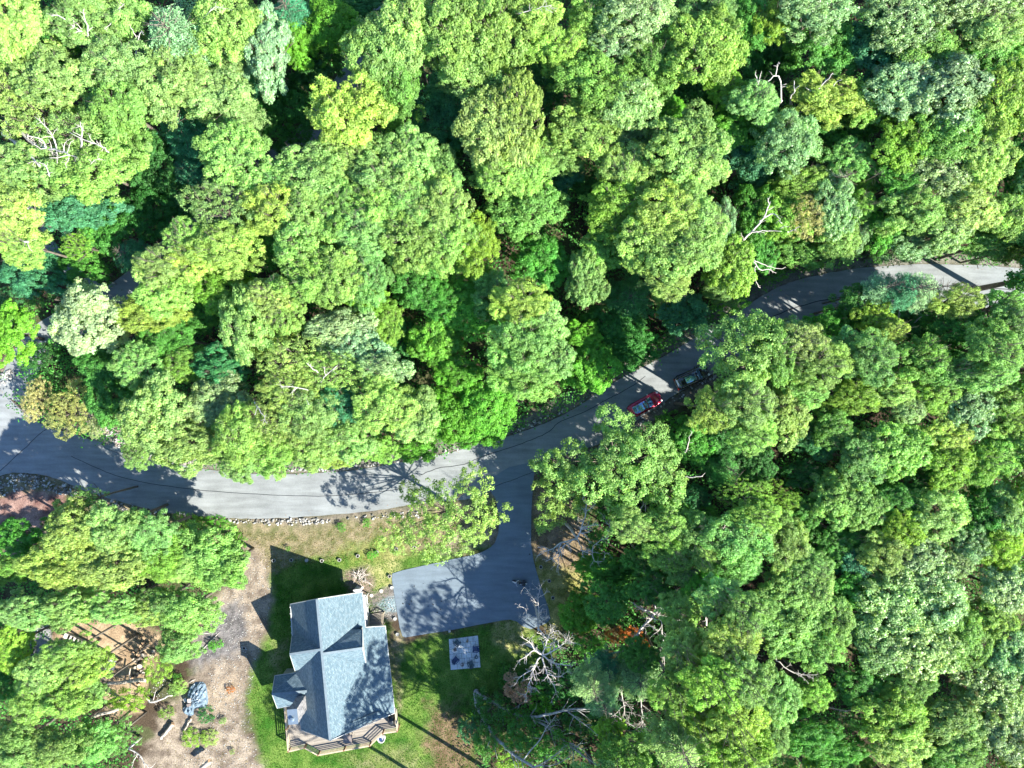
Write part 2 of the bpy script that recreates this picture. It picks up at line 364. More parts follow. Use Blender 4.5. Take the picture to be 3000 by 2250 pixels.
lay([(190, 1820), (400, 1820), (520, 1890), (470, 1920), (440, 2000), (410, 2090), (320, 2100), (280, 1950), (130, 1910)], (.22, .155, .10), (.36, .27, .18), .5, .5, 1, 1, 7)
lay([(90, 1830), (150, 1830), (150, 1930), (100, 1930)], (.2, .2, .21), (.27, .27, .28), .3, .2, 1, 2, 8)
# lawn
lay([(860, 1640), (1000, 1625), (1150, 1635), (1420, 1575), (1440, 1600), (1240, 1660), (1140, 1690), (1130, 1900), (1300, 1860), (1500, 1815), (1560, 1845), (1640, 1880), (1560, 2000), (1420, 2040), (1380, 2330), (790, 2330), (750, 2150), (725, 2050), (745, 1950), (790, 1850), (800, 1760), (790, 1690)], GR1, GR2, .6, .4, 1, .8, 9)
lay([(1040, 1655), (1150, 1610), (1180, 1600), (1160, 1660), (1150, 1750), (1100, 1720)], (.2, .22, .07), (.4, .36, .17), .8, .6, .8, 1.5, 10)
lay([(1010, 1670), (1080, 1655), (1100, 1720), (1085, 1760), (1010, 1745)], (.12, .09, .075), (.27, .2, .17), .4, .5, .95, 2, 11)
lay([(1085, 1740), (1160, 1715), (1172, 1800), (1150, 1812), (1080, 1805)], (.09, .085, .08), (.2, .17, .15), .3, .3, 1, 2.5, 12)
lay([(1095, 1768), (1160, 1745), (1168, 1790), (1120, 1790)], (.13, .18, .2), (.2, .27, .3), .25, .3, 1, 2.5, 13)
lay([(1140, 1860), (1190, 1850), (1170, 1960), (1190, 2060), (1175, 2110), (1150, 2000)], (.16, .14, .08), (.3, .24, .17), .5, .8, .7, 2, 14)
lay([(1270, 2050), (1360, 2060), (1400, 2150), (1390, 2330), (1290, 2330), (1240, 2150)], (.09, .05, .035), (.2, .12, .09), 1.2, 1.2, .85, 2, 15)
lay([(1450, 1815), (1530, 1820), (1560, 1900), (1500, 1930), (1450, 1870)], (.18, .19, .06), (.38, .32, .17), .7, .8, .8, 1.6, 16)
lay([(1000, 2230), (1200, 2180), (1230, 2250), (1100, 2290)], (.12, .14, .04), (.26, .22, .13), 1, 1, .6, 2, 17)
lay([(790, 1900), (830, 1890), (830, 1980), (800, 2000)], (.16, .16, .06), (.28, .24, .14), .8, 1, .7, 2, 24)
lay([(1010, 1590), (1160, 1580), (1180, 1625), (1050, 1650), (960, 1640)], (.06, .13, .02), (.2, .22, .06), .8, .8, .7, 1.6, 25)
# west of driveway strip, east bare patch
lay([(1330, 1560), (1450, 1520), (1458, 1570), (1430, 1600), (1330, 1620), (1290, 1620)], (.14, .12, .09), (.28, .23, .18), .5, .5, .9, 2, 18)
lay([(1556, 1400), (1640, 1440), (1720, 1560), (1760, 1660), (1700, 1720), (1600, 1700), (1560, 1640)], (.12, .09, .06), (.25, .19, .13), .6, .6, 1, 2, 19)
lay([(1560, 1640), (1620, 1660), (1730, 1680), (1680, 1780), (1620, 1860), (1590, 1760)], (.14, .16, .04), (.34, .31, .12), .6, .6, 1, 1.6, 20)
# mulch bed in the left bend
lay([(-60, 1470), (30, 1445), (90, 1432), (180, 1438), (215, 1480), (160, 1560), (80, 1640), (-60, 1700)], (.1, .05, .045), (.3, .2, .17), .5, .5, 1, .9, 21)
lay([(0, 1060), (60, 1010), (130, 960), (170, 970), (120, 1050), (0, 1150)], (.12, .09, .08), (.32, .27, .24), .5, .6, 1, 2, 22)
lay([(230, 1200), (300, 1230), (430, 1310), (600, 1350), (600, 1380), (300, 1330)], (.22, .18, .16), (.36, .32, .3), .4, .3, 1, 2, 23)
cv = np.clip(col, .004, 1)
me = bpy.data.meshes.new('ground'); nv = nx*ny
hz = (fbm(X*.4, Y*.4, 77)-.5)*.04
co = np.stack([X.ravel(), Y.ravel(), hz.ravel()*0], 1)
me.vertices.add(nv); me.vertices.foreach_set('co', co.ravel())
ii = (np.arange(ny-1)[:, None]*nx+np.arange(nx-1)[None, :]).ravel()
fc = np.stack([ii, ii+1, ii+nx+1, ii+nx], 1)
me.loops.add(fc.size); me.loops.foreach_set('vertex_index', fc.ravel().astype(np.int32))
me.polygons.add(len(fc)); me.polygons.foreach_set('loop_start', (np.arange(len(fc))*4).astype(np.int32)); me.polygons.foreach_set('loop_total', np.full(len(fc), 4, np.int32))
me.update(calc_edges=True)
ca = me.color_attributes.new('cover', 'FLOAT_COLOR', 'POINT'); ca.data.foreach_set('color', np.concatenate([cv.reshape(-1, 3), np.ones((nv, 1))], 1).ravel())
m, t, b = newmat('ground_cover')
at = t.nodes.new('ShaderNodeAttribute'); at.attribute_name = 'cover'; tc = t.nodes.new('ShaderNodeTexCoord')
n = t.nodes.new('ShaderNodeTexNoise'); n.inputs['Scale'].default_value = 5.5; n.inputs['Detail'].default_value = 5; n.inputs['Roughness'].default_value = .7
t.links.new(tc.outputs['Object'], n.inputs['Vector'])
mr = t.nodes.new('ShaderNodeMapRange'); mr.inputs['From Min'].default_value = .3; mr.inputs['From Max'].default_value = .7; mr.inputs['To Min'].default_value = .45; mr.inputs['To Max'].default_value = 1.5
t.links.new(n.outputs[0], mr.inputs[0]); mu = t.nodes.new('ShaderNodeVectorMath'); mu.operation = 'SCALE'
t.links.new(at.outputs['Color'], mu.inputs[0]); t.links.new(mr.outputs[0], mu.inputs['Scale']); t.links.new(mu.outputs[0], b.inputs['Base Color'])
b.inputs['Roughness'].default_value = .95; b.inputs['Specular IOR Level'].default_value = .1
bp = t.nodes.new('ShaderNodeBump'); bp.inputs['Strength'].default_value = .9; bp.inputs['Distance'].default_value = .08
t.links.new(n.outputs[0], bp.inputs['Height']); t.links.new(bp.outputs[0], b.inputs['Normal'])
g = link('ground', me, m); g['kind'] = 'structure'

# ------------------------------------------------------------------ loose stones (riprap) and grass as stuff
rng = np.random.default_rng(5)
def scatter_poly(poly, n):
    p = np.array(poly); a = p.min(0); b_ = p.max(0); out = np.zeros((0, 2))
    while len(out) < n:
        q = rng.random((n*3, 2))*(b_-a)+a; k = polydist(q[:, 0], q[:, 1], poly) > 0; out = np.vstack([out, q[k]])
        if k.sum() == 0: break
    return out[:n]
def poly_area(p):
    return abs(sum(p[i][0]*p[(i+1) % len(p)][1]-p[(i+1) % len(p)][0]*p[i][1] for i in range(len(p))))/2
ICO = None
def ico():
    bm = bmesh.new(); bmesh.ops.create_icosphere(bm, subdivisions=1, radius=1); v = np.array([q.co for q in bm.verts]); bm.verts.ensure_lookup_table()
    f = np.array([[q.index for q in fa.verts] for fa in bm.faces]); bm.free(); return v, f
IV, IF = ico()
def np_mesh(name, verts, faces):
    me = bpy.data.meshes.new(name); k = faces.shape[1]
    me.vertices.add(len(verts)); me.vertices.foreach_set('co', np.ascontiguousarray(verts, np.float32).ravel())
    me.loops.add(faces.size); me.loops.foreach_set('vertex_index', faces.astype(np.int32).ravel())
    me.polygons.add(len(faces)); me.polygons.foreach_set('loop_start', (np.arange(len(faces))*k).astype(np.int32)); me.polygons.foreach_set('loop_total', np.full(len(faces), k, np.int32))
    me.update(calc_edges=True); return me
def rand_rot(n):
    q = rng.normal(size=(n, 4)); q /= np.linalg.norm(q, axis=1)[:, None]; w, x, y, z = q.T
    return np.stack([1-2*(y*y+z*z), 2*(x*y-z*w), 2*(x*z+y*w), 2*(x*y+z*w), 1-2*(x*x+z*z), 2*(y*z-x*w), 2*(x*z-y*w), 2*(y*z+x*w), 1-2*(x*x+y*y)], 1).reshape(n, 3, 3)
def stones(name, polys, dens, rmin, rmax, label, mat, zh=.12):
    pts = []
    for pl, dn in polys:
        pw = w2(pl); pts.append(scatter_poly(pw, int(poly_area(pw)*dens*dn)))
    pts = np.vstack(pts); n = len(pts)
    # keep off the asphalt
    k = (polydist(pts[:, 0], pts[:, 1], road_poly) < -.12) & (polydist(pts[:, 0], pts[:, 1], drive_poly) < -.1); pts = pts[k]; n = len(pts)
    sc = (rmin+(rmax-rmin)*rng.random(n)**1.5)[:, None, None]*np.stack([rng.uniform(.7, 1.3, n), rng.uniform(.6, 1.1, n), rng.uniform(.45, .9, n)], 1)[:, None, :]
    loc = IV[None]*(1+rng.uniform(-.22, .22, (n, len(IV), 1)))*sc
    v = np.einsum('nij,nkj->nki', rand_rot(n), loc); v[..., :2] += pts[:, None, :]; v[..., 2] += (rng.random(n)*zh)[:, None]
    f = (IF[None]+(np.arange(n)*len(IV))[:, None, None]).reshape(-1, 3)
    me = np_mesh(name, v.reshape(-1, 3), f); me.attributes.new('tone', 'FLOAT', 'FACE').data.foreach_set('value', np.repeat(rng.random(n)**1.3, len(IF)).astype(np.float32))
    o = link(name, me, mat); o['kind'] = 'stuff'; tag(o, label, 'stones'); return o
def tone_mat(name, c1, c2):
    m, t, b = newmat(name); a = t.nodes.new('ShaderNodeAttribute'); a.attribute_name = 'tone'
    r = t.nodes.new('ShaderNodeValToRGB'); t.links.new(a.outputs['Fac'], r.inputs[0]); r.color_ramp.elements[0].color = (*c1, 1); r.color_ramp.elements[1].color = (*c2, 1)
    t.links.new(r.outputs[0], b.inputs['Base Color']); b.inputs['Roughness'].default_value = .85; return m
M['riprap'] = tone_mat('riprap', (.10, .095, .09), (.5, .5, .49))
rp = [(PP('C0', (-60, 830), (150, 765), (300, 785), (480, 830), (700, 900), (880, 960), (960, 985), (1150, 1020), (1400, 1075), (1700, 1105), (2000, 1135), (2210, 1140)) + PP('C1', (250, 1155), (450, 1155), (620, 1160), (660, 1185), (500, 1215), (200, 1215), (0, 1205)) + PP('C0', (2000, 1190), (1700, 1150), (1400, 1130), (1100, 1100), (950, 1050), (750, 1000), (520, 950), (400, 920), (250, 900), (120, 930), (-60, 990)), 1),
      (PP('C1', (660, 1165), (900, 1140), (1100, 1115), (1300, 1085), (1420, 1085), (1420, 1150), (1250, 1150), (1000, 1165)), .6),
      (PP('C0', (880, 330), (960, 360), (1060, 440), (1080, 545), (1000, 540), (900, 470), (860, 420)), 1),
      (PP('C0', (1100, 480), (1300, 550), (1500, 600), (1720, 610), (1750, 700), (1640, 680), (1400, 640), (1200, 600), (1060, 550)), .8),
      (PP('C1', (0, 700), (330, 720), (600, 700), (900, 690), (1250, 650), (1540, 600), (1700, 530), (1950, 500), (2100, 470), (2210, 430), (2210, 440), (1960, 510), (1600, 615), (1300, 680), (900, 740), (600, 750), (300, 745), (0, 745)), 1),
      (PP('C1', (300, 715), (1000, 690), (1540, 590), (1960, 490), (1980, 505), (1580, 618), (1100, 715), (700, 745), (330, 750)), 1),
      (PP('C2', (0, 380), (200, 300), (430, 220), (640, 110), (800, 20), (850, -10), (860, 20), (640, 145), (440, 250), (230, 350), (0, 430)), .8),
      (PP('CA', (1290, 860), (1560, 700), (1600, 780), (1350, 930), (1100, 1040), (700, 1180), (850, 1280), (640, 1390), (500, 1270), (650, 1240), (1000, 1120), (1060, 1000)), 1),
      (PP('CA', (1560, 690), (1750, 560), (1900, 480), (1950, 560), (1800, 650), (1600, 760)), 1),
      (PP('C2', (700, 470), (830, 440), (830, 560), (740, 560), (680, 530)), 1),
      (PP('C0', (-60, 20), (0, 0), (60, -40), (110, -90), (90, -130), (-60, -30)), .8),
      (PP('B0', (-60, 1640), (60, 1560), (170, 1500), (260, 1400), (300, 1440), (180, 1560), (60, 1659), (-60, 1700)), .9),
      (PP('B0', (380, 1290), (470, 1220), (520, 1260), (400, 1340)), .8),
      (PP('B0', (950, 760), (1080, 840), (1060, 870), (930, 800)), .6)]
stones('riprap_stones', rp, 11, .10, .26, 'grey and white broken riprap stones lining the road edges', M['riprap'])
stones('gravel', [(PP('NE', (420, 520), (500, 420), (740, 320), (790, 600), (610, 650)), 1), (PP('TP', (250, 150), (330, 90), (420, 100), (400, 180), (350, 280), (200, 330), (160, 290)), .35),
                  (PP('B2', (1650, 1160), (1800, 1080), (2210, 870), (2210, 900), (1800, 1130), (1650, 1200)), .5), (PP('B3', (0, 840), (350, 730), (700, 640), (1300, 590), (1800, 620), (2210, 640), (2210, 655), (1700, 628), (1300, 630), (700, 700), (350, 790), (0, 890)), .4), ([(700, 1600), (790, 1660), (790, 1780), (760, 1900), (730, 2060), (760, 2250), (520, 2250), (620, 2050), (600, 1880), (660, 1720)], .3)],
       34, .035, .09, 'blue-grey gravel patches beside the house steps and along the road shoulder', M['riprap'], .03)

yard = w2([(0, 1395), (150, 1395), (420, 1480), (720, 1525), (1180, 1490), (1400, 1440), (1560, 1400), (1640, 1440), (1720, 1560), (1720, 1720), (1640, 1860), (1560, 1990), (1420, 2040), (1390, 2330), (380, 2330), (420, 2150), (380, 2100), (300, 2080), (230, 1960), (140, 1880), (200, 1820), (420, 1810), (560, 1850), (700, 1650), (690, 1560), (300, 1500), (80, 1640), (0, 1640)])
CARS = [tuple(W(1890, 1185))[:2], tuple(W(2025, 1107))[:2], tuple(W(1950, 1160))[:2]]
def forest_ok(x, y, margin):
    x = np.atleast_1d(np.asarray(x, float)); y = np.atleast_1d(np.asarray(y, float))
    return (polydist(x, y, road_poly) < -margin) & (polydist(x, y, drive_poly) < -margin) & (polydist(x, y, yard) < -margin*.8) & (linedist(x, y, lane_w) > 1.6+margin*.4) & (linedist(x, y, path_w) > .9+margin*.2)

def quads(cen, nrm, ln, wd):
    """diamond leaves: centre, normal, length, width"""
    n = len(cen); nrm = nrm/np.linalg.norm(nrm, axis=1)[:, None]
    r = rng.normal(size=(n, 3)); a = np.cross(nrm, r); a /= np.linalg.norm(a, axis=1)[:, None]; b = np.cross(nrm, a)
    ln = ln[:, None]/2; wd = wd[:, None]/2
    bend = nrm*(ln*.25)
    v = np.stack([cen+a*ln-bend, cen+b*wd+a*ln*.15, cen-a*ln-bend, cen-b*wd+a*ln*.15], 1)
    return v.reshape(-1, 3)
def leafmesh(name, cen, nrm, ln, wd, t1, t2):
    v = quads(cen, nrm, ln, wd); n = len(cen); f = np.arange(n*4).reshape(-1, 4)
    me = np_mesh(name, v, f); at = me.attributes.new('tint', 'FLOAT_VECTOR', 'FACE')
    at.data.foreach_set('vector', np.stack([t1, t2, np.zeros(n)], 1).astype(np.float32).ravel()); return me

# grass blades on lawn and dry slope
def blades(name, polys, label, mat, color, n_per, hmin, hmax):
    pts = []
    for pl, dn in polys:
        pw = w2(pl); pts.append(scatter_poly(pw, int(poly_area(pw)*n_per*dn)))
    p = np.vstack(pts); k = (polydist(p[:, 0], p[:, 1], drive_poly) < -.03) & (polydist(p[:, 0], p[:, 1], road_poly) < -.02)
    cl = fbm(p[:, 0]*.9, p[:, 1]*.9, 3); k &= cl > rng.random(len(p))*.75; p = p[k]; cl = cl[k]; n = len(p)
    h = rng.uniform(hmin, hmax, n); an = rng.random(n)*6.28; tl = rng.uniform(.2, .9, n); w = rng.uniform(.02, .05, n)
    d = np.stack([np.cos(an), np.sin(an)], 1); q = np.stack([-d[:, 1], d[:, 0]], 1)
    b0 = np.concatenate([p-q*w[:, None], np.zeros((n, 1))], 1); b1 = np.concatenate([p+q*w[:, None], np.zeros((n, 1))], 1)
    tp = np.concatenate([p+d*(h*tl)[:, None], h[:, None]], 1)
    v = np.stack([b0, b1, tp], 1).reshape(-1, 3); me = np_mesh(name, v, np.arange(n*3).reshape(-1, 3))
    at = me.attributes.new('tint', 'FLOAT_VECTOR', 'FACE')
    at.data.foreach_set('vector', np.stack([rng.uniform(.6, 1.5, n), np.clip((.62-cl)*2+rng.normal(0, .3, n), 0, 1), np.zeros(n)], 1).astype(np.float32).ravel())
    o = link(name, me, mat); o.color = (*color, 1); o['kind'] = 'stuff'; tag(o, label, 'grass'); return o
LAWN = [(860, 1640), (1000, 1625), (1150, 1640), (1420, 1575), (1440, 1600), (1240, 1660), (1140, 1690), (1130, 1900), (1300, 1860), (1500, 1815), (1560, 1845), (1640, 1880), (1560, 2000), (1420, 2040), (1380, 2300), (790, 2300), (750, 2150), (735, 2050), (755, 1950), (800, 1850), (810, 1760), (800, 1690)]
blades('lawn_grass', [(LAWN, 1)], 'short green lawn grass around the house and patio', M['leaf'], (.06, .17, .018), 110, .05, .16)
blades('dry_grass', [([(700, 1560), (900, 1560), (1200, 1520), (1440, 1470), (1450, 1560), (1400, 1600), (1140, 1640), (960, 1640), (850, 1670), (790, 1680)], 1), ([(1562, 1420), (1640, 1480), (1740, 1660), (1660, 1760), (1600, 1740), (1562, 1650)], 1), ([(520, 2000), (760, 2000), (760, 2290), (440, 2290)], .25)],
       'dry tan grass on the bank between road and lawn', M['leaf'], (.26, .23, .11), 60, .05, .2)

# ------------------------------------------------------------------ tree crowns
def crown_mesh(name, lobes, pr=(.42, .72), leaf=.24, dens=1., up=.5):
    """lobes: (x,y,z,r) -> puffs of leaves on each lobe's outer shell"""
    L = np.array(lobes, float); cen, nrm, ln, t1, t2 = [], [], [], [], []
    for i, (x, y, z, r) in enumerate(L):
        lt = rng.normal(1, .10); ly = rng.uniform(0, .5)
        npf = max(5, int(4*math.pi*r*r*.56/(.33*1.55)))
        d = rng.normal(size=(npf, 3)); d /= np.linalg.norm(d, axis=1)[:, None]; d[:, 2] = np.abs(d[:, 2])*.95-.25*rng.random(npf)
        d /= np.linalg.norm(d, axis=1)[:, None]
        rad = r*rng.uniform(.72, 1.08, npf); pc = np.array([x, y, z])+d*rad[:, None]*np.array([1, 1, .85])
        # drop puffs buried in other lobes
        dd = np.linalg.norm((pc[:, None]-L[None, :, :3]), axis=2)/L[None, :, 3]; dd[:, i] = 9
        keep = dd.min(1) > .66; pc = pc[keep]; d = d[keep]
        for c, dr in zip(pc, d):
            p = rng.uniform(*pr); k = int(46*dens*(p/.55)**2)
            q = rng.normal(size=(k, 3)); q /= np.linalg.norm(q, axis=1)[:, None]; q = q+dr*.55; q[:, 2] += .25; q /= np.linalg.norm(q, axis=1)[:, None]
            cen.append(c+q*(p*rng.uniform(.45, 1.1, k))[:, None]*np.array([1, 1, .8]))
            nn = q+rng.normal(0, .42, (k, 3)); nn[:, 2] += up; nrm.append(nn)
            pt = lt*rng.normal(1, .13); py_ = np.clip(ly+rng.normal(0, .22), 0, 1)
            t1.append(np.clip(pt*rng.normal(1, .16, k), .45, 1.7)); t2.append(np.clip(py_+rng.normal(0, .18, k), 0, 1)); ln.append(leaf*rng.uniform(.7, 1.3, k))
    cen = np.vstack(cen); nrm = np.vstack(nrm); ln = np.concatenate(ln); t1 = np.concatenate(t1); t2 = np.concatenate(t2)
    return leafmesh(name, cen, nrm, ln, ln*.66, t1, t2)
def broad_lobes(r=5., n=15, flat=.7, jit=.5):
    out = []; ph = R.random()*6.28; ecc = R.uniform(-.5, .5)
    for i in range(n):
        rho = math.sqrt((i+.4)/n)*.76; a = ph+i*2.39996+R.uniform(-.35, .35)
        rr = r*rho*(1+.16*math.sin(2*a+ecc*6)+.1*math.sin(3*a+ecc*9))*R.uniform(.88, 1.12)
        z = r*flat*(math.sqrt(max(0, 1-rho*rho))-.45)+R.uniform(-jit, jit)
        out.append((rr*math.cos(a), rr*math.sin(a), z, r*R.uniform(.22, .36)))
    for i in range(8):                                          # ragged outer tips
        a = R.random()*6.28; rr = r*R.uniform(.75, 1.02); out.append((rr*math.cos(a), rr*math.sin(a), -r*.2+R.uniform(-.8, .5), r*R.uniform(.12, .22)))
    return out
def trunk_mesh(lobes, hz=-13., r0=.28):
    m = MB(); top = Vector((0, 0, .3)); m.tube([(R.uniform(-.3, .3), R.uniform(-.3, .3), hz), (R.uniform(-.3, .3), R.uniform(-.3, .3), hz*.5), (0, 0, -2.2), top], [r0*1.25, r0, r0*.75, r0*.35], 7)
    for (x, y, z, r) in lobes:
        s = Vector((0, 0, -R.uniform(.8, 3.6))); e = Vector((x, y, z+r*.35)); mid = s.lerp(e, .5)+Vector((R.uniform(-.4, .4), R.uniform(-.4, .4), -.3))
        m.tube([s, mid, e], [r0*.42, r0*.26, r0*.08], 5)
        for k in range(2):
            e2 = e+Vector((R.uniform(-1, 1), R.uniform(-1, 1), R.uniform(-.1, .5)))*r*.7; m.tube([mid.lerp(e, .5), e2], [r0*.15, r0*.05], 4)
    return m.mesh('trunk', True)
def pine_mesh(name, r=4., dens=1.):
    cen, nrm, ln, t1, t2 = [], [], [], [], []; z = 4.6; lay_ = 0; br = []
    while z > -2.5:
        f = (4.6-z)/7.1; rad = r*(.18+.95*f**.75); nb = int(6+5*f); ph = R.random()*6.28
        for j in range(nb):
            a = ph+2*math.pi*j/nb+R.uniform(-.2, .2); L = rad*R.uniform(.75, 1.15); st = Vector((0, 0, z-.3)); en = Vector((L*math.cos(a), L*math.sin(a), z+R.uniform(-.2, .5)))
            br.append((st, en)); bt = rng.normal(1, .14); k = int(26*L*dens)
            u = rng.random(k)**.7; w = (.12+.75*np.sin(np.clip(u, 0, 1)*2.6))*.62; side = rng.normal(0, 1, k)*w
            d = np.array(en-st); dn = d/np.linalg.norm(d); sd = np.array([-dn[1], dn[0], 0]); tip = u[:, None]
            c = np.array(st)+d*tip+sd*side[:, None]; c[:, 2] += rng.normal(.05, .12, k)-.25*np.abs(side)
            for rep in range(3):
                cen.append(c+rng.normal(0, .12, (k, 3))); nn = rng.normal(0, .55, (k, 3)); nn[:, 2] += .9; nrm.append(nn)
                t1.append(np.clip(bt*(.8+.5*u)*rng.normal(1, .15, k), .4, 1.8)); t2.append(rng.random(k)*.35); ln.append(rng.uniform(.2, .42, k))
        z -= R.uniform(.55, .8)
    ln = np.concatenate(ln)
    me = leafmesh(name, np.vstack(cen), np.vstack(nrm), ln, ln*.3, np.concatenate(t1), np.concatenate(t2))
    m = MB(); m.tube([(0, 0, -13), (0, 0, -5), (0, 0, 4.5)], [.3, .24, .04], 7)
    for s, e in br: m.tube([s, e], [.05, .015], 4)
    return me, m.mesh('trunk', True)

PROTO = {'b': [], 'p': [], 's': [], 'u': []}
for i in range(13):
    lb = broad_lobes(5., R.choice([17, 20, 23]), R.uniform(.6, .85), .75); PROTO['b'].append((crown_mesh('crown', lb, leaf=R.choice([.25, .28, .31])), trunk_mesh(lb)))
for i in range(3):                                               # finer, open crowns
    lb = broad_lobes(5., 20, .55, .8); lb = [(x, y, z, r*.82) for x, y, z, r in lb]; PROTO['s'].append((crown_mesh('crown', lb, (.3, .5), .2, .9), trunk_mesh(lb)))
for i in range(4): PROTO['p'].append(pine_mesh('crown', 4.6))
for i in range(4):                                               # small understory crowns
    lb = broad_lobes(3., 9, .6, .4); PROTO['u'].append((crown_mesh('crown', lb, (.35, .6), .22, .8), trunk_mesh(lb, -5., .12)))

COL = {'Y': (.285, .455, .125), 'L': (.205, .410, .110), 'P': (.26, .44, .20), 'G': (.100, .31, .060), 'D': (.060, .22, .055), 'B': (.070, .26, .115),
       'O': (.38, .43, .19), 'S': (.240, .410, .170), 'V': (.140, .39, .050), 'N': (.55, .20, .04), 'T': (.50, .35, .25), 'K': (.230, .43, .075), 'F': (.245, .440, .130), 'W': (.33, .47, .22)}
CNAME = {'Y': 'lime-yellow', 'L': 'light green', 'P': 'pale mint', 'G': 'mid green', 'D': 'dark green', 'B': 'blue-green', 'O': 'olive-cream', 'S': 'silvery green',
         'V': 'vivid green', 'N': 'orange-brown', 'T': 'tan withered', 'K': 'bright yellow-green', 'F': 'fresh green', 'W': 'whitish green'}
LAND = [((1000, 1950), 'the house', 230), ((1890, 1185), 'the red car', 160), ((2025, 1107), 'the black car', 170), ((1500, 1500), 'the driveway mouth', 190), ((1360, 1912), 'the paved patio', 170),
        ((420, 1940), 'the woodpile', 200), ((595, 2045), 'the tarp heap', 150), ((60, 1250), 'the left road junction', 220), ((2180, 740), 'the bare forked snag', 220), ((1390, 2030), 'the forked grey trunk', 230), ((1800, 1880), 'the orange withered tree', 200),
        ((1350, 1760), 'the parking pad', 200)]
used_labels = set(); pending = []
ORD = ['first', 'second', 'third', 'fourth', 'fifth', 'sixth', 'seventh', 'eighth', 'ninth', 'tenth', 'eleventh', 'twelfth', 'thirteenth', 'fourteenth', 'fifteenth', 'sixteenth', 'seventeenth', 'eighteenth', 'nineteenth', 'twentieth']
ROWS = ['at the top edge', 'in the second row of treetops', 'in the third row of treetops', 'in the fourth row of treetops', 'in the middle row of treetops', 'in the sixth row of treetops', 'in the seventh row of treetops', 'in the eighth row of treetops', 'at the bottom edge']
FORM = {'b': 'leafy tree', 's': 'open-crowned tree', 'p': 'feathery pine', 'u': 'low tree'}
def size_word(rm): return 'small' if rm < 2.6 else 'medium' if rm < 4 else 'broad'
def finish_labels():
    rest = []; cand = {}
    for it in pending:
        e, px, py, cc, rm, kind = it; best = None
        for (lx, ly), nm, rad in LAND:
            d = math.hypot(px-lx, py-ly)
            if d < rad+rm*24 and (best is None or d < best[0]): best = (d, lx, ly, nm)
        if best:
            _, lx, ly, nm = best; ang = math.degrees(math.atan2(ly-py, px-lx)) % 360
            dr = ['right of', 'above and right of', 'above', 'above and left of', 'left of', 'below and left of', 'below', 'below and right of'][int((ang+22.5)//45) % 8]
            cand.setdefault(f'{size_word(rm)} {CNAME[cc]} {FORM[kind]} {dr} {nm}', []).append(it)
        else: rest.append(it)
    for lb, its in cand.items():
        if len(its) == 1: its[0][0]['label'] = lb; used_labels.add(lb)
        elif len(its) == 2:
            its.sort(key=lambda q: q[2]); its[0][0]['label'] = 'upper '+lb; its[1][0]['label'] = 'lower '+lb
        else: rest += its
    rows = {}
    for it in rest:
        e, px, py, cc, rm, kind = it; k = min(8, max(0, int(py//250))); rows.setdefault((k, size_word(rm), cc, kind), []).append(it)
    for (k, sz, cc, kind), its in rows.items():
        its.sort(key=lambda q: q[1]); n = len(its)
        for i, it in enumerate(its):
            where = f'{ORD[i]} from the left ' if n > 1 else 'only one of its kind '
            it[0]['label'] = f'{sz} {CNAME[cc]} {FORM[kind]}, {where}{ROWS[k]}'
tree_pts = []
def tree(px, py, rpx, rpy, cc, h, kind='b', label=None, name=None, group='forest trees around the road'):
    """px,py: crown centre in the photo; rpx,rpy: crown radii in photo pixels; h: tree top height (m)"""
    if kind == 'p': rpx = rpy = (rpx+rpy)/2*1.05
    hu = 5. if kind == 'u' else 3.4 if kind == 'b' else 4.6 if kind == 'p' else 3.2
    rx = S(rpx, h*.8)*1.06; ry = S(rpy, h*.8)*1.06; pr_r = 3. if kind == 'u' else 5. if kind in 'bs' else 4.6
    sz = min((rx+ry)/2/pr_r, h/(9. if kind != 'u' else 4.)); top = (3.0 if kind == 'b' else 2.6 if kind == 's' else 3.2 if kind == 'p' else 1.8)*sz
    zc = max(h-top-.5, .3*sz+.4); w = W(px, py, zc+top*.35)
    cm, tm = R.choice(PROTO[kind]); rz = R.choice([0, 1, 2, 3]); an = rz*math.pi/2+R.uniform(-.2, .2)
    e = empty(name or ('pine_tree' if kind == 'p' else 'understory_tree' if h <= 12 else 'broadleaf_tree'), (w.x, w.y, 0))
    sx, sy = (rx/pr_r, ry/pr_r) if rz % 2 == 0 else (ry/pr_r, rx/pr_r)
    mt = M['needle'] if kind == 'p' else M['shiny'] if cc in 'SP' else M['leaf']
    o = link('crown', cm, None, e)
    if not cm.materials: cm.materials.append(M['leaf'])
    o.material_slots[0].link = 'OBJECT'; o.material_slots[0].material = mt
    o.location = (0, 0, zc); o.scale = (sx, sy, sz*(.7 if kind == 'p' else 1)); o.rotation_euler = (0, 0, an)
    b_ = COL[cc]; j = R.uniform(.85, 1.15); o.color = (b_[0]*j*R.uniform(.88, 1.12), b_[1]*j, b_[2]*j*R.uniform(.8, 1.25), 1)
    q = link('trunk', tm, M['bark'], e); ts = (sx+sy)/2; base_z = 13. if kind != 'u' else 5.
    q.scale = (ts, ts, zc/base_z) ; q.location = (0, 0, zc); q.rotation_euler = (0, 0, an)
    tag(e, label or 'tree', 'pine tree' if kind == 'p' else 'tree', group)
    if not label: pending.append((e, px, py, cc, (rx+ry)/2, kind))
    tree_pts.append((w.x, w.y, (rx+ry)/2))
    return e

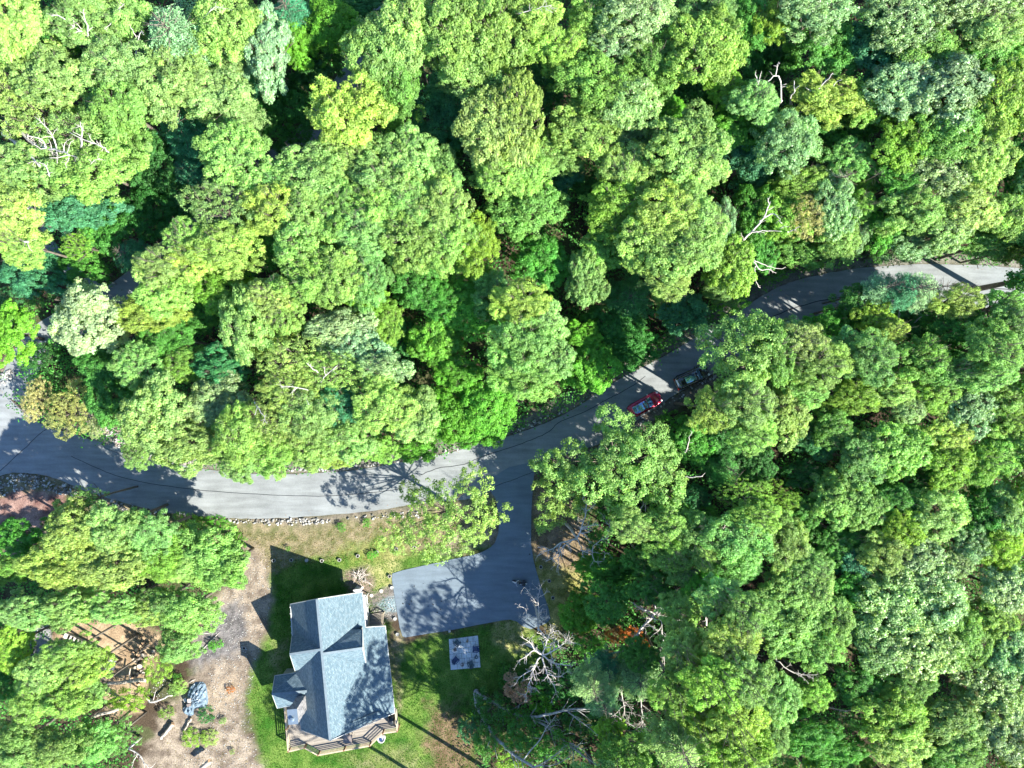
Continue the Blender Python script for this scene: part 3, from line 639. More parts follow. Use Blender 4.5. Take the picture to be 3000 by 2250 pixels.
T = {
'A0': [(110, 200, 300, 320, 'Y', 19), (470, 420, 260, 230, 'G', 14), (700, 170, 320, 240, 'Y', 18), (1060, 140, 270, 230, 'F', 17), (1530, 330, 330, 350, 'P', 19, 'p'), (1960, 250, 330, 300, 'F', 18),
       (430, 700, 330, 260, 'Y', 18), (980, 560, 300, 250, 'F', 18), (1010, 900, 290, 300, 'L', 18), (1450, 700, 300, 300, 'Y', 18), (1850, 780, 300, 240, 'F', 17), (1590, 1120, 250, 230, 'B', 13, 'p'),
       (2000, 1030, 240, 200, 'P', 14, 'p'), (260, 980, 300, 260, 'Y', 17, 's'), (650, 1180, 340, 260, 'F', 18, 's'), (150, 1480, 320, 260, 'Y', 18), (820, 1450, 330, 250, 'F', 18), (1300, 1400, 220, 260, 'D', 11), (1620, 1490, 180, 220, 'B', 10, 'p'),
       (2050, 1340, 320, 270, 'F', 18), (60, 800, 230, 280, 'Y', 17, 's'), (2110, 760, 200, 170, 'B', 12, 'p'), (1120, 1250, 150, 150, 'Y', 14)],
'A1': [(80, 430, 200, 300, 'P', 17), (300, 130, 210, 190, 'B', 14, 'p'), (320, 380, 170, 190, 'V', 13), (650, 230, 260, 260, 'V', 13), (950, 50, 260, 130, 'D', 11), (430, 600, 280, 220, 'D', 10),
       (1080, 430, 300, 330, 'F', 18), (1330, 230, 270, 330, 'Y', 19), (1700, 280, 300, 330, 'F', 19), (2060, 250, 260, 350, 'F', 18), (1850, 600, 300, 220, 'F', 17), (790, 980, 340, 310, 'Y', 19), (1200, 760, 230, 310, 'L', 17),
       (1650, 1000, 300, 300, 'B', 12), (2060, 1120, 300, 340, 'Y', 19), (200, 960, 300, 280, 'D', 10), (860, 1350, 290, 220, 'Y', 17), (1280, 1370, 270, 260, 'F', 18), (500, 1510, 340, 240, 'L', 18), (1530, 1530, 230, 230, 'L', 17),
       (1100, 1560, 300, 200, 'F', 18), (170, 1560, 260, 170, 'L', 17), (2110, 1500, 230, 200, 'Y', 18), (1600, 1290, 180, 140, 'D', 10)],
'A2': [(150, 120, 320, 240, 'F', 18), (390, 420, 250, 210, 'K', 17), (1060, 130, 320, 240, 'S', 19), (700, 180, 250, 210, 'L', 17), (870, 350, 200, 150, 'S', 17), (1650, 110, 260, 180, 'L', 17), (2090, 150, 240, 240, 'G', 15),
       (1680, 430, 320, 320, 'Y', 19), (1260, 520, 260, 260, 'L', 17), (230, 680, 220, 220, 'B', 12), (740, 730, 350, 280, 'L', 18), (1010, 880, 270, 270, 'S', 18), (1850, 750, 170, 160, 'K', 15), (1600, 880, 260, 230, 'D', 10),
       (60, 1000, 220, 360, 'Y', 19), (600, 1120, 320, 250, 'F', 17), (1010, 1150, 200, 160, 'S', 15), (1330, 950, 150, 150, 'V', 14), (1500, 1260, 340, 310, 'Y', 19), (1020, 1460, 220, 240, 'Y', 17), (1960, 1080, 260, 220, 'V', 14),
       (2050, 1350, 280, 290, 'B', 12), (120, 1480, 210, 220, 'F', 17), (380, 1510, 220, 170, 'B', 12), (720, 1600, 250, 120, 'D', 10), (2090, 870, 210, 170, 'F', 17), (2090, 430, 180, 230, 'D', 9), (330, 1340, 230, 170, 'L', 15), (1560, 1480, 260, 200, 'Y', 18)],
'A3': [(60, 110, 170, 200, 'K', 16), (430, 90, 320, 190, 'S', 18), (1150, 200, 330, 250, 'S', 18), (1800, 60, 370, 180, 'P', 18), (1930, 270, 280, 220, 'F', 18), (550, 440, 310, 270, 'G', 14), (950, 430, 300, 260, 'B', 15),
       (1400, 500, 320, 250, 'L', 17), (1960, 480, 290, 230, 'L', 17), (480, 860, 320, 200, 'Y', 16), (1150, 750, 290, 250, 'S', 17), (1600, 780, 370, 290, 'S', 18), (2020, 850, 250, 340, 'Y', 18), (870, 890, 240, 200, 'L', 15),
       (600, 1110, 340, 210, 'D', 12), (160, 1240, 260, 260, 'S', 17), (690, 1390, 220, 180, 'L', 14), (1150, 1260, 270, 240, 'K', 16), (1600, 1190, 340, 290, 'L', 17), (1860, 1340, 250, 250, 'Y', 17), (1450, 1500, 300, 200, 'S', 16),
       (600, 1570, 210, 150, 'P', 14, 'p'), (850, 1560, 130, 140, 'K', 13, 'p'), (2150, 1430, 150, 200, 'B', 12), (2170, 1000, 120, 180, 'D', 10), (1180, 1550, 260, 160, 'G', 15), (300, 1590, 250, 140, 'K', 14), (90, 520, 160, 190, 'D', 9)],
'B0': [(110, 170, 270, 270, 'Y', 19), (170, 440, 220, 170, 'Y', 18), (700, 140, 320, 200, 'B', 14), (900, 320, 200, 250, 'G', 12), (1290, 170, 240, 230, 'D', 11), (1600, 90, 180, 150, 'D', 10), (300, 720, 320, 200, 'B', 10), (680, 450, 180, 120, 'K', 12, 's'),
       (700, 650, 230, 170, 'G', 9), (1900, 130, 300, 270, 'F', 18, 's'), (1590, 400, 180, 170, 'F', 17), (1380, 640, 210, 180, 'Y', 17), (1640, 600, 200, 190, 'Y', 17), (1410, 860, 250, 210, 'Y', 16), (1950, 480, 280, 220, 'Y', 18), (1120, 540, 130, 150, 'B', 12, 'p'),
       (750, 1090, 290, 300, 'W', 15), (1270, 1060, 280, 160, 'Y', 14), (1900, 850, 250, 190, 'K', 14), (1700, 1060, 190, 190, 'G', 11), (50, 1230, 190, 270, 'V', 9), (330, 900, 130, 120, 'G', 7, 'u'), (80, 920, 130, 120, 'B', 7, 'u'),
       (2110, 1160, 220, 320, 'Y', 17), (1450, 1260, 220, 190, 'G', 13), (1200, 1490, 220, 190, 'F', 15), (900, 1480, 240, 180, 'G', 11), (1900, 1520, 250, 170, 'B', 14), (1600, 1480, 190, 150, 'K', 13), (370, 1440, 200, 120, 'D', 4, 'u')],
'C0': [(300, 130, 150, 190, 'O', 5, 's'), (600, 230, 250, 230, 'O', 6, 's'), (850, 330, 110, 140, 'O', 5, 's'), (950, 120, 200, 230, 'G', 11), (1360, 250, 290, 310, 'Y', 17), (1180, 600, 130, 120, 'L', 12), (1620, 520, 300, 210, 'Y', 16), (1870, 150, 270, 230, 'P', 15),
       (2050, 430, 230, 270, 'Y', 17), (2080, 690, 170, 140, 'F', 15), (730, 1010, 170, 130, 'F', 13, 's'), (170, 1330, 220, 170, 'G', 12), (650, 1260, 270, 230, 'Y', 15), (950, 1220, 230, 220, 'Y', 15), (1270, 1290, 220, 200, 'F', 14), (500, 1540, 330, 200, 'Y', 15),
       (950, 1560, 300, 220, 'Y', 15), (1760, 1490, 330, 240, 'F', 12), (1900, 1600, 230, 180, 'F', 12), (1560, 1560, 200, 160, 'F', 12), (1600, 1210, 110, 100, 'K', 4, 'u'), (1380, 1500, 220, 200, 'K', 13), (80, 1590, 180, 130, 'K', 10), (1850, 1210, 130, 70, 'V', 1.8, 'u'), (2040, 1400, 90, 110, 'V', 4, 'u')],
'B1': [(150, 150, 260, 250, 'Y', 18), (450, 130, 250, 230, 'F', 18), (700, 150, 240, 240, 'F', 18), (1000, 130, 250, 230, 'F', 18), (1300, 130, 240, 220, 'F', 18), (1600, 140, 250, 260, 'Y', 18), (100, 420, 250, 250, 'G', 13), (420, 450, 280, 260, 'F', 18),
       (900, 340, 270, 190, 'F', 18), (1350, 430, 260, 250, 'F', 18), (1660, 400, 230, 260, 'F', 18), (1880, 460, 190, 250, 'K', 17), (450, 740, 280, 230, 'F', 18), (720, 700, 250, 250, 'F', 18), (970, 760, 180, 240, 'L', 17), (140, 900, 220, 180, 'Y', 17),
       (260, 1050, 150, 180, 'Y', 16), (1390, 780, 240, 220, 'G', 13), (1850, 720, 180, 150, 'V', 13), (700, 1200, 290, 190, 'P', 15), (860, 1370, 230, 190, 'P', 15), (960, 950, 200, 140, 'K', 13), (1130, 1150, 140, 170, 'K', 12), (1600, 920, 230, 180, 'G', 13),
       (1850, 1030, 250, 220, 'V', 13), (1550, 1300, 230, 220, 'V', 12), (2080, 900, 190, 200, 'L', 15), (300, 1450, 320, 220, 'Y', 17, 's'), (680, 1540, 310, 200, 'Y', 17, 's'), (1080, 1540, 230, 160, 'P', 16), (100, 1250, 230, 170, 'Y', 15), (1760, 1560, 200, 150, 'V', 12), (1250, 1250, 170, 170, 'D', 10)],
'C1': [(120, 330, 280, 250, 'Y', 17, 's'), (430, 230, 260, 240, 'Y', 17), (800, 180, 240, 200, 'B', 15), (1100, 180, 260, 230, 'Y', 17), (1370, 280, 200, 220, 'Y', 16), (500, 520, 230, 200, 'Y', 15), (800, 500, 220, 190, 'Y', 15), (150, 600, 230, 190, 'F', 15), (1060, 570, 150, 120, 'K', 12),
       (1400, 560, 170, 110, 'V', 8), (1700, 250, 240, 240, 'V', 11), (2000, 200, 230, 250, 'V', 12), (1900, 430, 200, 110, 'V', 8), (2060, 500, 60, 60, 'V', 6, 'u'), (300, 50, 250, 180, 'Y', 17), (650, 640, 160, 90, 'Y', 12)],
'B2': [(130, 140, 300, 230, 'L', 15), (900, 140, 290, 220, 'K', 17), (1350, 180, 300, 240, 'Y', 19), (1600, 260, 230, 260, 'Y', 19), (1140, 430, 240, 230, 'Y', 18), (1470, 500, 290, 260, 'Y', 19), (1350, 740, 230, 160, 'Y', 17), (800, 440, 200, 200, 'L', 14),
       (290, 620, 250, 230, 'G', 12), (650, 730, 170, 240, 'L', 14), (1010, 910, 220, 190, 'D', 10, 'p'), (1830, 230, 110, 190, 'S', 16), (1880, 650, 220, 250, 'K', 16), (1500, 1030, 200, 180, 'B', 9), (1350, 930, 130, 140, 'K', 8), (900, 1150, 250, 180, 'D', 8), (1030, 1350, 230, 160, 'D', 6),
       (670, 1500, 210, 230, 'V', 9), (600, 1230, 150, 120, 'V', 9), (2110, 200, 200, 240, 'G', 13), (1900, 970, 150, 90, 'V', 6, 'u'), (1430, 1240, 110, 50, 'B', 3, 'u'), (1850, 850, 190, 100, 'L', 9),
       (90, 960, 250, 200, 'Y', 18), (270, 1130, 200, 190, 'F', 17), (100, 1290, 280, 260, 'F', 18), (330, 1420, 190, 200, 'F', 17), (120, 1570, 300, 190, 'F', 17), (2150, 480, 150, 180, 'G', 11)],
'B3': [(130, 190, 260, 220, 'K', 14), (330, 200, 190, 200, 'O', 15, 's'), (570, 150, 190, 240, 'P', 15), (600, 420, 190, 190, 'Y', 13), (260, 500, 260, 150, 'L', 11), (800, 120, 120, 130, 'K', 14), (780, 340, 100, 170, 'S', 12), (1000, 270, 210, 240, 'G', 12), (1260, 180, 270, 190, 'F', 16),
       (1250, 420, 270, 140, 'S', 12), (1560, 330, 200, 170, 'S', 15), (1750, 140, 270, 190, 'Y', 16), (2050, 210, 230, 190, 'F', 15), (1900, 450, 270, 140, 'L', 12), (2160, 480, 140, 140, 'K', 12), (980, 520, 80, 90, 'G', 6, 'u'), (30, 710, 130, 80, 'G', 7, 'u'),
       (1200, 850, 170, 150, 'B', 13, 'p'), (1370, 850, 150, 150, 'P', 13, 'p'), (980, 830, 130, 120, 'P', 12, 'p'), (780, 960, 190, 160, 'G', 10), (560, 1120, 200, 120, 'G', 9), (930, 1080, 170, 150, 'K', 11), (1270, 1150, 210, 170, 'D', 9), (1660, 940, 220, 140, 'Y', 13), (1650, 1130, 230, 180, 'G', 12),
       (2060, 980, 170, 120, 'L', 13), (1700, 1310, 200, 140, 'G', 10), (280, 1330, 210, 200, 'Y', 15), (450, 1500, 240, 200, 'Y', 15), (700, 1380, 180, 170, 'L', 13), (910, 1430, 210, 220, 'F', 14), (60, 1400, 170, 270, 'F', 15), (1350, 1460, 240, 190, 'L', 13), (1630, 1560, 220, 140, 'L', 13),
       (1950, 1350, 220, 220, 'F', 15), (2120, 1150, 170, 170, 'L', 14), (1900, 1570, 250, 150, 'L', 14), (1100, 1200, 110, 100, 'Y', 12)],
'C2': [(1400, 330, 150, 110, 'V', 2.5, 'u'), (1550, 500, 190, 190, 'G', 9), (1880, 480, 190, 170, 'D', 9), (1850, 720, 180, 150, 'G', 9, 'p'), (1740, 200, 200, 200, 'Y', 14), (2040, 170, 220, 220, 'F', 15), (2060, 440, 200, 160, 'F', 14), (1600, 970, 120, 100, 'B', 7), (2020, 950, 250, 150, 'K', 12, 's'),
       (1040, 1230, 190, 140, 'F', 12), (1330, 1220, 190, 140, 'F', 12), (1600, 1310, 190, 180, 'F', 12), (1350, 1450, 230, 160, 'K', 12), (1130, 1500, 160, 120, 'G', 10), (1500, 1610, 180, 120, 'F', 11), (1660, 1480, 120, 120, 'Y', 12), (1950, 1350, 290, 240, 'L', 13), (2100, 1150, 200, 150, 'L', 13),
       (700, 1570, 170, 110, 'V', 6), (920, 1600, 230, 120, 'G', 7), (1560, 1130, 230, 110, 'G', 7), (850, 1080, 150, 120, 'G', 6, 'u'), (720, 1330, 100, 110, 'G', 5, 'u'), (2130, 700, 150, 160, 'D', 9), (1900, 1590, 260, 130, 'G', 11)],
'C3': [(80, 140, 120, 130, 'Y', 16), (160, 30, 110, 80, 'F', 16), (430, 55, 130, 80, 'K', 15), (320, 220, 100, 80, 'L', 13), (250, 270, 100, 80, 'B', 10), (600, 35, 120, 70, 'F', 16), (700, 120, 90, 70, 'S', 14), (850, 50, 110, 80, 'L', 15), (1000, 110, 120, 110, 'S', 15), (1150, 70, 110, 90, 'L', 14),
       (1200, 210, 90, 90, 'Y', 14), (640, 320, 150, 130, 'F', 16), (460, 370, 110, 110, 'L', 15), (880, 250, 110, 80, 'Y', 15), (900, 390, 120, 110, 'K', 15), (1060, 390, 80, 110, 'K', 14), (1180, 330, 110, 100, 'K', 14), (60, 560, 100, 65, 'K', 12, 's'), (340, 570, 110, 100, 'L', 14), (190, 640, 90, 80, 'G', 10),
       (470, 600, 110, 110, 'L', 14), (620, 590, 110, 90, 'G', 13), (820, 660, 140, 110, 'Y', 15), (660, 720, 120, 100, 'K', 15), (600, 840, 110, 100, 'Y', 15), (750, 850, 120, 100, 'S', 15), (1060, 640, 110, 110, 'G', 11), (1200, 630, 90, 110, 'F', 13), (1000, 800, 90, 90, 'S', 12), (1150, 810, 100, 110, 'K', 12),
       (80, 800, 100, 120, 'F', 15), (50, 680, 65, 70, 'F', 14), (210, 900, 90, 70, 'F', 15), (320, 800, 90, 90, 'G', 10), (430, 770, 80, 80, 'G', 10), (430, 890, 80, 70, 'B', 11), (930, 890, 70, 60, 'S', 13), (180, 450, 90, 60, 'D', 8), (760, 500, 90, 70, 'D', 9)],
'D0': [(200, 130, 230, 160, 'F', 13), (640, 110, 270, 170, 'F', 13), (1040, 110, 230, 140, 'Y', 13), (1720, 130, 290, 210, 'F', 12), (1480, 60, 220, 150, 'F', 12), (1350, 130, 200, 120, 'Y', 12), (1660, 440, 200, 170, 'F', 10), (120, 450, 150, 220, 'K', 11), (640, 520, 230, 150, 'Y', 13), (400, 720, 230, 200, 'Y', 13), (780, 660, 200, 180, 'Y', 13),
       (620, 930, 250, 190, 'Y', 13), (280, 980, 200, 190, 'Y', 13), (860, 870, 130, 160, 'F', 12), (1440, 690, 110, 140, 'K', 5, 'u'), (150, 1370, 270, 210, 'F', 13), (500, 1390, 280, 190, 'F', 13), (850, 1350, 190, 190, 'L', 11), (1090, 1290, 170, 170, 'L', 8, 's'), (1180, 970, 180, 110, 'K', 5, 'u'), (60, 750, 120, 180, 'G', 8)],
'D2': [(340, 170, 100, 100, 'V', 5), (330, 250, 60, 50, 'K', 4, 'u'), (470, 130, 110, 110, 'G', 8), (400, 540, 100, 90, 'P', 9, 'p'), (450, 620, 100, 70, 'P', 8, 'p'), (470, 460, 90, 70, 'B', 7, 'p'), (620, 500, 130, 130, 'P', 8, 'p'), (690, 60, 110, 80, 'G', 9), (830, 170, 110, 110, 'L', 10),
       (930, 60, 100, 80, 'V', 10), (1040, 100, 110, 100, 'F', 13), (1160, 190, 120, 110, 'F', 14), (1080, 340, 150, 120, 'Y', 14), (850, 370, 120, 110, 'F', 13), (1010, 520, 150, 130, 'K', 15), (810, 560, 120, 110, 'K', 13), (1160, 500, 120, 130, 'F', 15), (920, 690, 120, 90, 'K', 13),
       (830, 830, 180, 130, 'F', 13, 'p'), (1110, 720, 140, 120, 'Y', 14), (1120, 870, 150, 110, 'K', 14), (560, 870, 120, 100, 'K', 10), (480, 760, 80, 60, 'K', 8), (100, 560, 110, 50, 'G', 4, 'u'), (260, 560, 110, 70, 'D', 5, 'u'), (60, 800, 90, 80, 'G', 6, 'u'), (200, 840, 110, 80, 'G', 6, 'u'), (350, 720, 110, 70, 'D', 5, 'u'),
       (640, 400, 90, 80, 'G', 8), (400, 340, 80, 70, 'V', 5, 'u')],
'E': [(450, 1150, 120, 150, 'B', 4, 'u'), (650, 960, 200, 190, 'D', 5, 'u'), (600, 1250, 140, 180, 'G', 5, 'u'), (900, 1150, 150, 180, 'V', 5, 'u'), (850, 1430, 200, 130, 'K', 5, 'u'), (1150, 880, 180, 130, 'V', 4, 'u'), (900, 700, 160, 110, 'D', 3, 'u')],
'D3': [(100, 80, 130, 120, 'L', 15), (240, 60, 90, 100, 'F', 15), (100, 250, 150, 130, 'F', 15), (230, 340, 120, 120, 'F', 14), (330, 210, 90, 110, 'F', 14), (430, 60, 100, 90, 'G', 12), (630, 150, 180, 160, 'S', 15), (810, 120, 160, 150, 'S', 15), (560, 330, 140, 120, 'S', 14), (760, 350, 170, 150, 'S', 15),
       (940, 300, 130, 150, 'L', 14), (1120, 230, 100, 100, 'Y', 13), (1190, 80, 110, 120, 'P', 14), (1200, 400, 110, 130, 'S', 14), (1110, 560, 150, 140, 'S', 14), (450, 540, 110, 90, 'G', 10), (720, 530, 110, 80, 'L', 12), (620, 700, 160, 110, 'Y', 14), (670, 850, 130, 90, 'Y', 14), (940, 740, 140, 110, 'F', 13),
       (960, 870, 100, 70, 'F', 13), (1180, 780, 110, 130, 'S', 14), (60, 610, 90, 110, 'F', 14), (240, 580, 90, 70, 'K', 9), (200, 790, 130, 90, 'G', 9), (340, 870, 120, 80, 'G', 8), (820, 890, 100, 70, 'G', 9), (40, 800, 70, 80, 'L', 10)],
}
HS_ = {'C2': 1.4, 'B3': 1.35, 'D2': 1.6}
for f, lst in T.items():
    s = FR[f][2]
    for tr in lst:
        px, py = P(f, tr[0], tr[1]); k = tr[6] if len(tr) > 6 else 'b'
        if f in ('C3', 'D3'): tr = tr[:5]+(15+.45*(tr[5]-13),)+tr[6:]; tr = (tr[0], tr[1], tr[2]*1.1, tr[3]*1.1)+tr[4:]
        hh = tr[5]*(HS_.get(f, 1) if tr[5] > 6.5 and (f != 'B3' or tr[1] > 800) else .62 if f == 'C0' and tr[1] > 900 else 1); tree(px, py, tr[2]/s*.98, tr[3]/s*.98, tr[4], min(hh, 20 if f == 'B3' else 24), k)
# tall trees rooted near the bottom edge whose crowns lean out of the frame (they dapple the roof and the parking pad)
for gx_, gy_, r_ in ((1600, 2230, 120), (1470, 2310, 110), (1370, 2400, 110), (1790, 2140, 130), (1900, 2190, 120), (1690, 2290, 110)):
    kk = 94/(94-19.); tree(1500+(gx_-1500)*kk, 1125+(gy_-1125)*kk, r_, r_, 'F', 23, 's')
# ring of trees just outside the frame (they shade the picture's right and lower edges)
k = 0
for a, b_, st in ((3080, 3080, 0), ):
    for i in range(9):
        tree(3110+R.uniform(-20, 40), -60+i*285, 130, 140, R.choice('YLGF'), R.uniform(14, 18), 'b')
for i in range(7): tree(1750+i*230, 2360+R.uniform(-20, 40), 130, 120, R.choice('YLGF'), R.uniform(12, 16), 'b')
finish_labels(); print('trees', len(tree_pts))

# the two hand-shaped trees beside the driveway, and the one leaning over the road
def lobed_tree(name, frame, lobes, z0, base, cc, label, mat='leaf', leaf=.22, pr=(.38, .62), bare=None):
    w = PW(frame, *base, 0); L = []
    for (x, y, r, z) in lobes:
        p = PW(frame, x, y, z) - w; L.append((p.x, p.y, p.z, S(r/FR[frame][2], z)))
    e = empty(name, w); cm = crown_mesh('crown', L, pr, leaf, 1.0); o = link('crown', cm, M[mat], e); o.color = (*COL[cc], 1)
    m = MB(); ctr = Vector((sum(l[0] for l in L)/len(L), sum(l[1] for l in L)/len(L), min(l[2] for l in L)-1.5)); m.tube([(0, 0, -.1), ctr*.5+Vector((.2, .1, 0)), ctr], [.28, .22, .14], 8)
    for l in L:
        e_ = Vector(l[:3]); mid = ctr.lerp(e_, .55)+Vector((R.uniform(-.4, .4), R.uniform(-.4, .4), -.2)); m.tube([ctr, mid, e_+Vector((0, 0, l[3]*.3))], [.08, .05, .02], 5)
        for q in range(2): m.tube([mid.lerp(e_, .4), e_+Vector((R.uniform(-1, 1), R.uniform(-1, 1), R.uniform(.2, 1)))*l[3]*.85], [.05, .015], 4)
    link('trunk', m.mesh('trunk', True), M['bark'], e); tag(e, label, 'tree'); return e
lobed_tree('broadleaf_tree', 'C2', [(260, 680, 85, 11), (380, 690, 120, 12), (540, 620, 130, 13), (680, 680, 130, 13), (430, 850, 120, 11), (840, 300, 110, 14), (960, 360, 100, 14), (770, 400, 60, 13), (900, 560, 150, 15), (1200, 470, 140, 15), (1300, 560, 100, 14), (1080, 640, 160, 16),
      (1350, 700, 120, 14), (1250, 760, 130, 15), (1000, 860, 160, 15), (930, 1010, 130, 13), (1330, 930, 150, 14), (1400, 1040, 90, 13), (1250, 1030, 90, 13), (700, 850, 140, 14), (580, 780, 110, 13), (1420, 860, 90, 13), (850, 740, 130, 15), (1000, 480, 100, 14)], 12, (620, 560), 'F',
      'large lobed light green tree at the inner corner of road and driveway')
lobed_tree('broadleaf_tree', 'C2', [(500, 1000, 110, 8), (340, 1000, 110, 7), (280, 1180, 75, 6.5), (400, 1130, 80, 7), (250, 900, 70, 7), (570, 1090, 70, 8), (270, 1260, 40, 6)], 6, (470, 1000), 'Y', 'lime-yellow tree with drooping lobes edging the driveway')
lobed_tree('broadleaf_tree', 'C1', [(1880, 790, 104, 10), (1930, 870, 117, 11), (1820, 900, 117, 11), (1330, 900, 97, 8), (1310, 970, 58, 7), (1450, 950, 117, 9), (1580, 930, 117, 10), (1680, 980, 143, 11), (1800, 1040, 156, 12), (1600, 1080, 156, 11), (1450, 1090, 117, 10), (1900, 1130, 143, 11), (2040, 1130, 91, 10),
      (2110, 1100, 91, 9), (1750, 1180, 156, 12), (1600, 1230, 143, 11), (1400, 1230, 130, 9), (1250, 1260, 104, 8), (1130, 1340, 104, 7), (1250, 1370, 91, 7), (1420, 1340, 104, 9), (1700, 1330, 143, 11), (1850, 1260, 130, 11), (1560, 1440, 104, 9), (1480, 1480, 65, 8), (1200, 1180, 65, 8), (1960, 1230, 91, 9), (1830, 1390, 78, 9)], 9, (1700, 1060), 'Y',
      'pale lime open-crowned tree standing in the wedge between road and driveway', leaf=.2, pr=(.3, .48))
lobed_tree('broadleaf_tree', 'B2', [(1700, 1230, 90, 16), (1660, 1310, 55, 15), (1830, 1200, 90, 17), (1930, 1130, 90, 17), (2080, 1110, 90, 17), (2150, 1160, 100, 18), (1990, 1260, 130, 18), (1750, 1450, 110, 17), (1900, 1420, 130, 18), (2100, 1350, 130, 19), (2050, 1530, 150, 19), (2210, 1300, 120, 19), (1850, 1560, 90, 17)], 10, (2050, 1600), 'F',
      'light green tree spreading its boughs over the road right of the black car')
lobed_tree('broadleaf_tree', 'B3', [(200, 1180, 80, 12), (300, 1200, 70, 12), (440, 1260, 80, 12)], 10, (330, 1250), 'F', 'small light green treetop at the lower road edge under the bend')
# withered foliage
for (f, x, y, r, cc, h, lb) in [('D2', 530, 290, 55, 'N', 6.5, 'orange-brown withered tree beneath the bare grey branches'), ('D2', 600, 300, 45, 'N', 6.2, 'rusty brown withered sapling right of the orange withered tree'), ('D2', 490, 400, 34, 'N', 5.2, 'small orange withered sapling below left of the grey fork'), ('D2', 660, 340, 28, 'N', 5.5, 'tiny orange withered sapling right of the grey fork'),
                                 ('D2', 20, 560, 62, 'T', 5, 'tan withered leafy sapling left under the big bleached dead tree'), ('D2', 60, 600, 45, 'T', 4, 'pinkish tan withered bush below the big bleached dead tree'), ('D2', -10, 500, 32, 'T', 4.6, 'small tan withered bush beside the lawn edge')]:
    px, py = P(f, x, y); s = FR[f][2]; tree(px, py, r/s, r/s*.85, cc, h, 'u', lb, 'withered_tree', 'withered brown trees')
# shrubs in the yard
for (f, x, y, r, cc, h, lb) in [('TP', 690, 470, 80, 'D', 1.6, 'dark green shrub touching the lower end of the tarp heap'), ('TP', 435, 95, 34, 'G', 1.2, 'small green bush above left of the tarp heap'), ('D0', 1985, 440, 62, 'V', 1.3, 'green bush standing alone on the grey gravel by the lime trees'),
                                 ('TP', 600, 680, 110, 'K', 1., 'low yellow-green weedy bush below the tarp heap'), ('TP', 740, 680, 80, 'Y', .8, 'lime weedy clump on the dirt below right of the tarp heap'), ('TP', 865, 520, 34, 'Y', .5, 'small lime weed clump on sunlit dirt right of the tarp heap'), ('TP', 950, 805, 26, 'Y', .5, 'tiny lime weed clump on the dirt at the bottom edge'),
                                 ('TP', 935, 225, 38, 'N', .5, 'small rust-red shrub on the dirt right of the tarp heap'), ('TP', 470, 190, 80, 'Y', 1.4, 'yellow-green bush left of the tarp heap'), ('TP', 400, 230, 60, 'Y', 1.2, 'lime bush beside the grey rubble left of the tarp heap'), ('TP', 330, 440, 70, 'Y', 1.2, 'pale lime bush below the grey rubble'),
                                 ('C1', 275, 1420, 24, 'V', .5, 'tiny green tuft on the dry bank above the round planters'), ('C1', 960, 1200, 40, 'V', .6, 'low green weed patch at the road edge of the dry bank'), ('C1', 740, 1230, 45, 'G', .5, 'low green weed patch left on the dry bank by the road'),
                                 ('C1', 1000, 1470, 45, 'V', .5, 'green weed tuft beside the round planters near the overhanging tree'), ('D2', -40, 460, 30, 'G', 1.0, 'small green bush on the lawn below the patio')]:
    px, py = P(f, x, y); s = FR[f][2]; e = tree(px, py, r/s, r/s*.85, cc, h, 'u', lb, 'shrub', 'yard shrubs and weed clumps'); e['category'] = 'shrub'

# undergrowth of the forest floor (nobody could count it)
n = 30000; q = np.stack([rng.uniform(-78, 78, n), rng.uniform(-60, 60, n)], 1); q = q[forest_ok(q[:, 0], q[:, 1], .6)]
dens_ = fbm(q[:, 0]*.22, q[:, 1]*.22, 91); q = q[(dens_ > .3) & np.all([np.hypot(q[:, 0]-c_[0], q[:, 1]-c_[1]) > 4 for c_ in CARS], axis=0)]; n = len(q); k = 13
c = np.repeat(np.concatenate([q, rng.uniform(.2, 3.2, (n, 1))], 1), k, 0)+rng.normal(0, 1, (n*k, 3))*np.array([.5, .5, .3]); c[:, 2] = np.maximum(c[:, 2], .05)
nn = rng.normal(0, .5, (n*k, 3)); nn[:, 2] += 1; ln = rng.uniform(.2, .42, n*k); tt = np.repeat(rng.normal(1, .3, n), k)*rng.normal(1, .15, n*k)
ug = link('undergrowth', leafmesh('undergrowth', c, nn, ln, ln*.6, np.clip(tt, .3, 1.9), np.repeat(rng.random(n)**2, k)), M['leaf']); ug.color = (.07, .26, .05, 1); ug['kind'] = 'stuff'
tag(ug, 'dark leafy undergrowth covering the forest floor between trees', 'undergrowth')

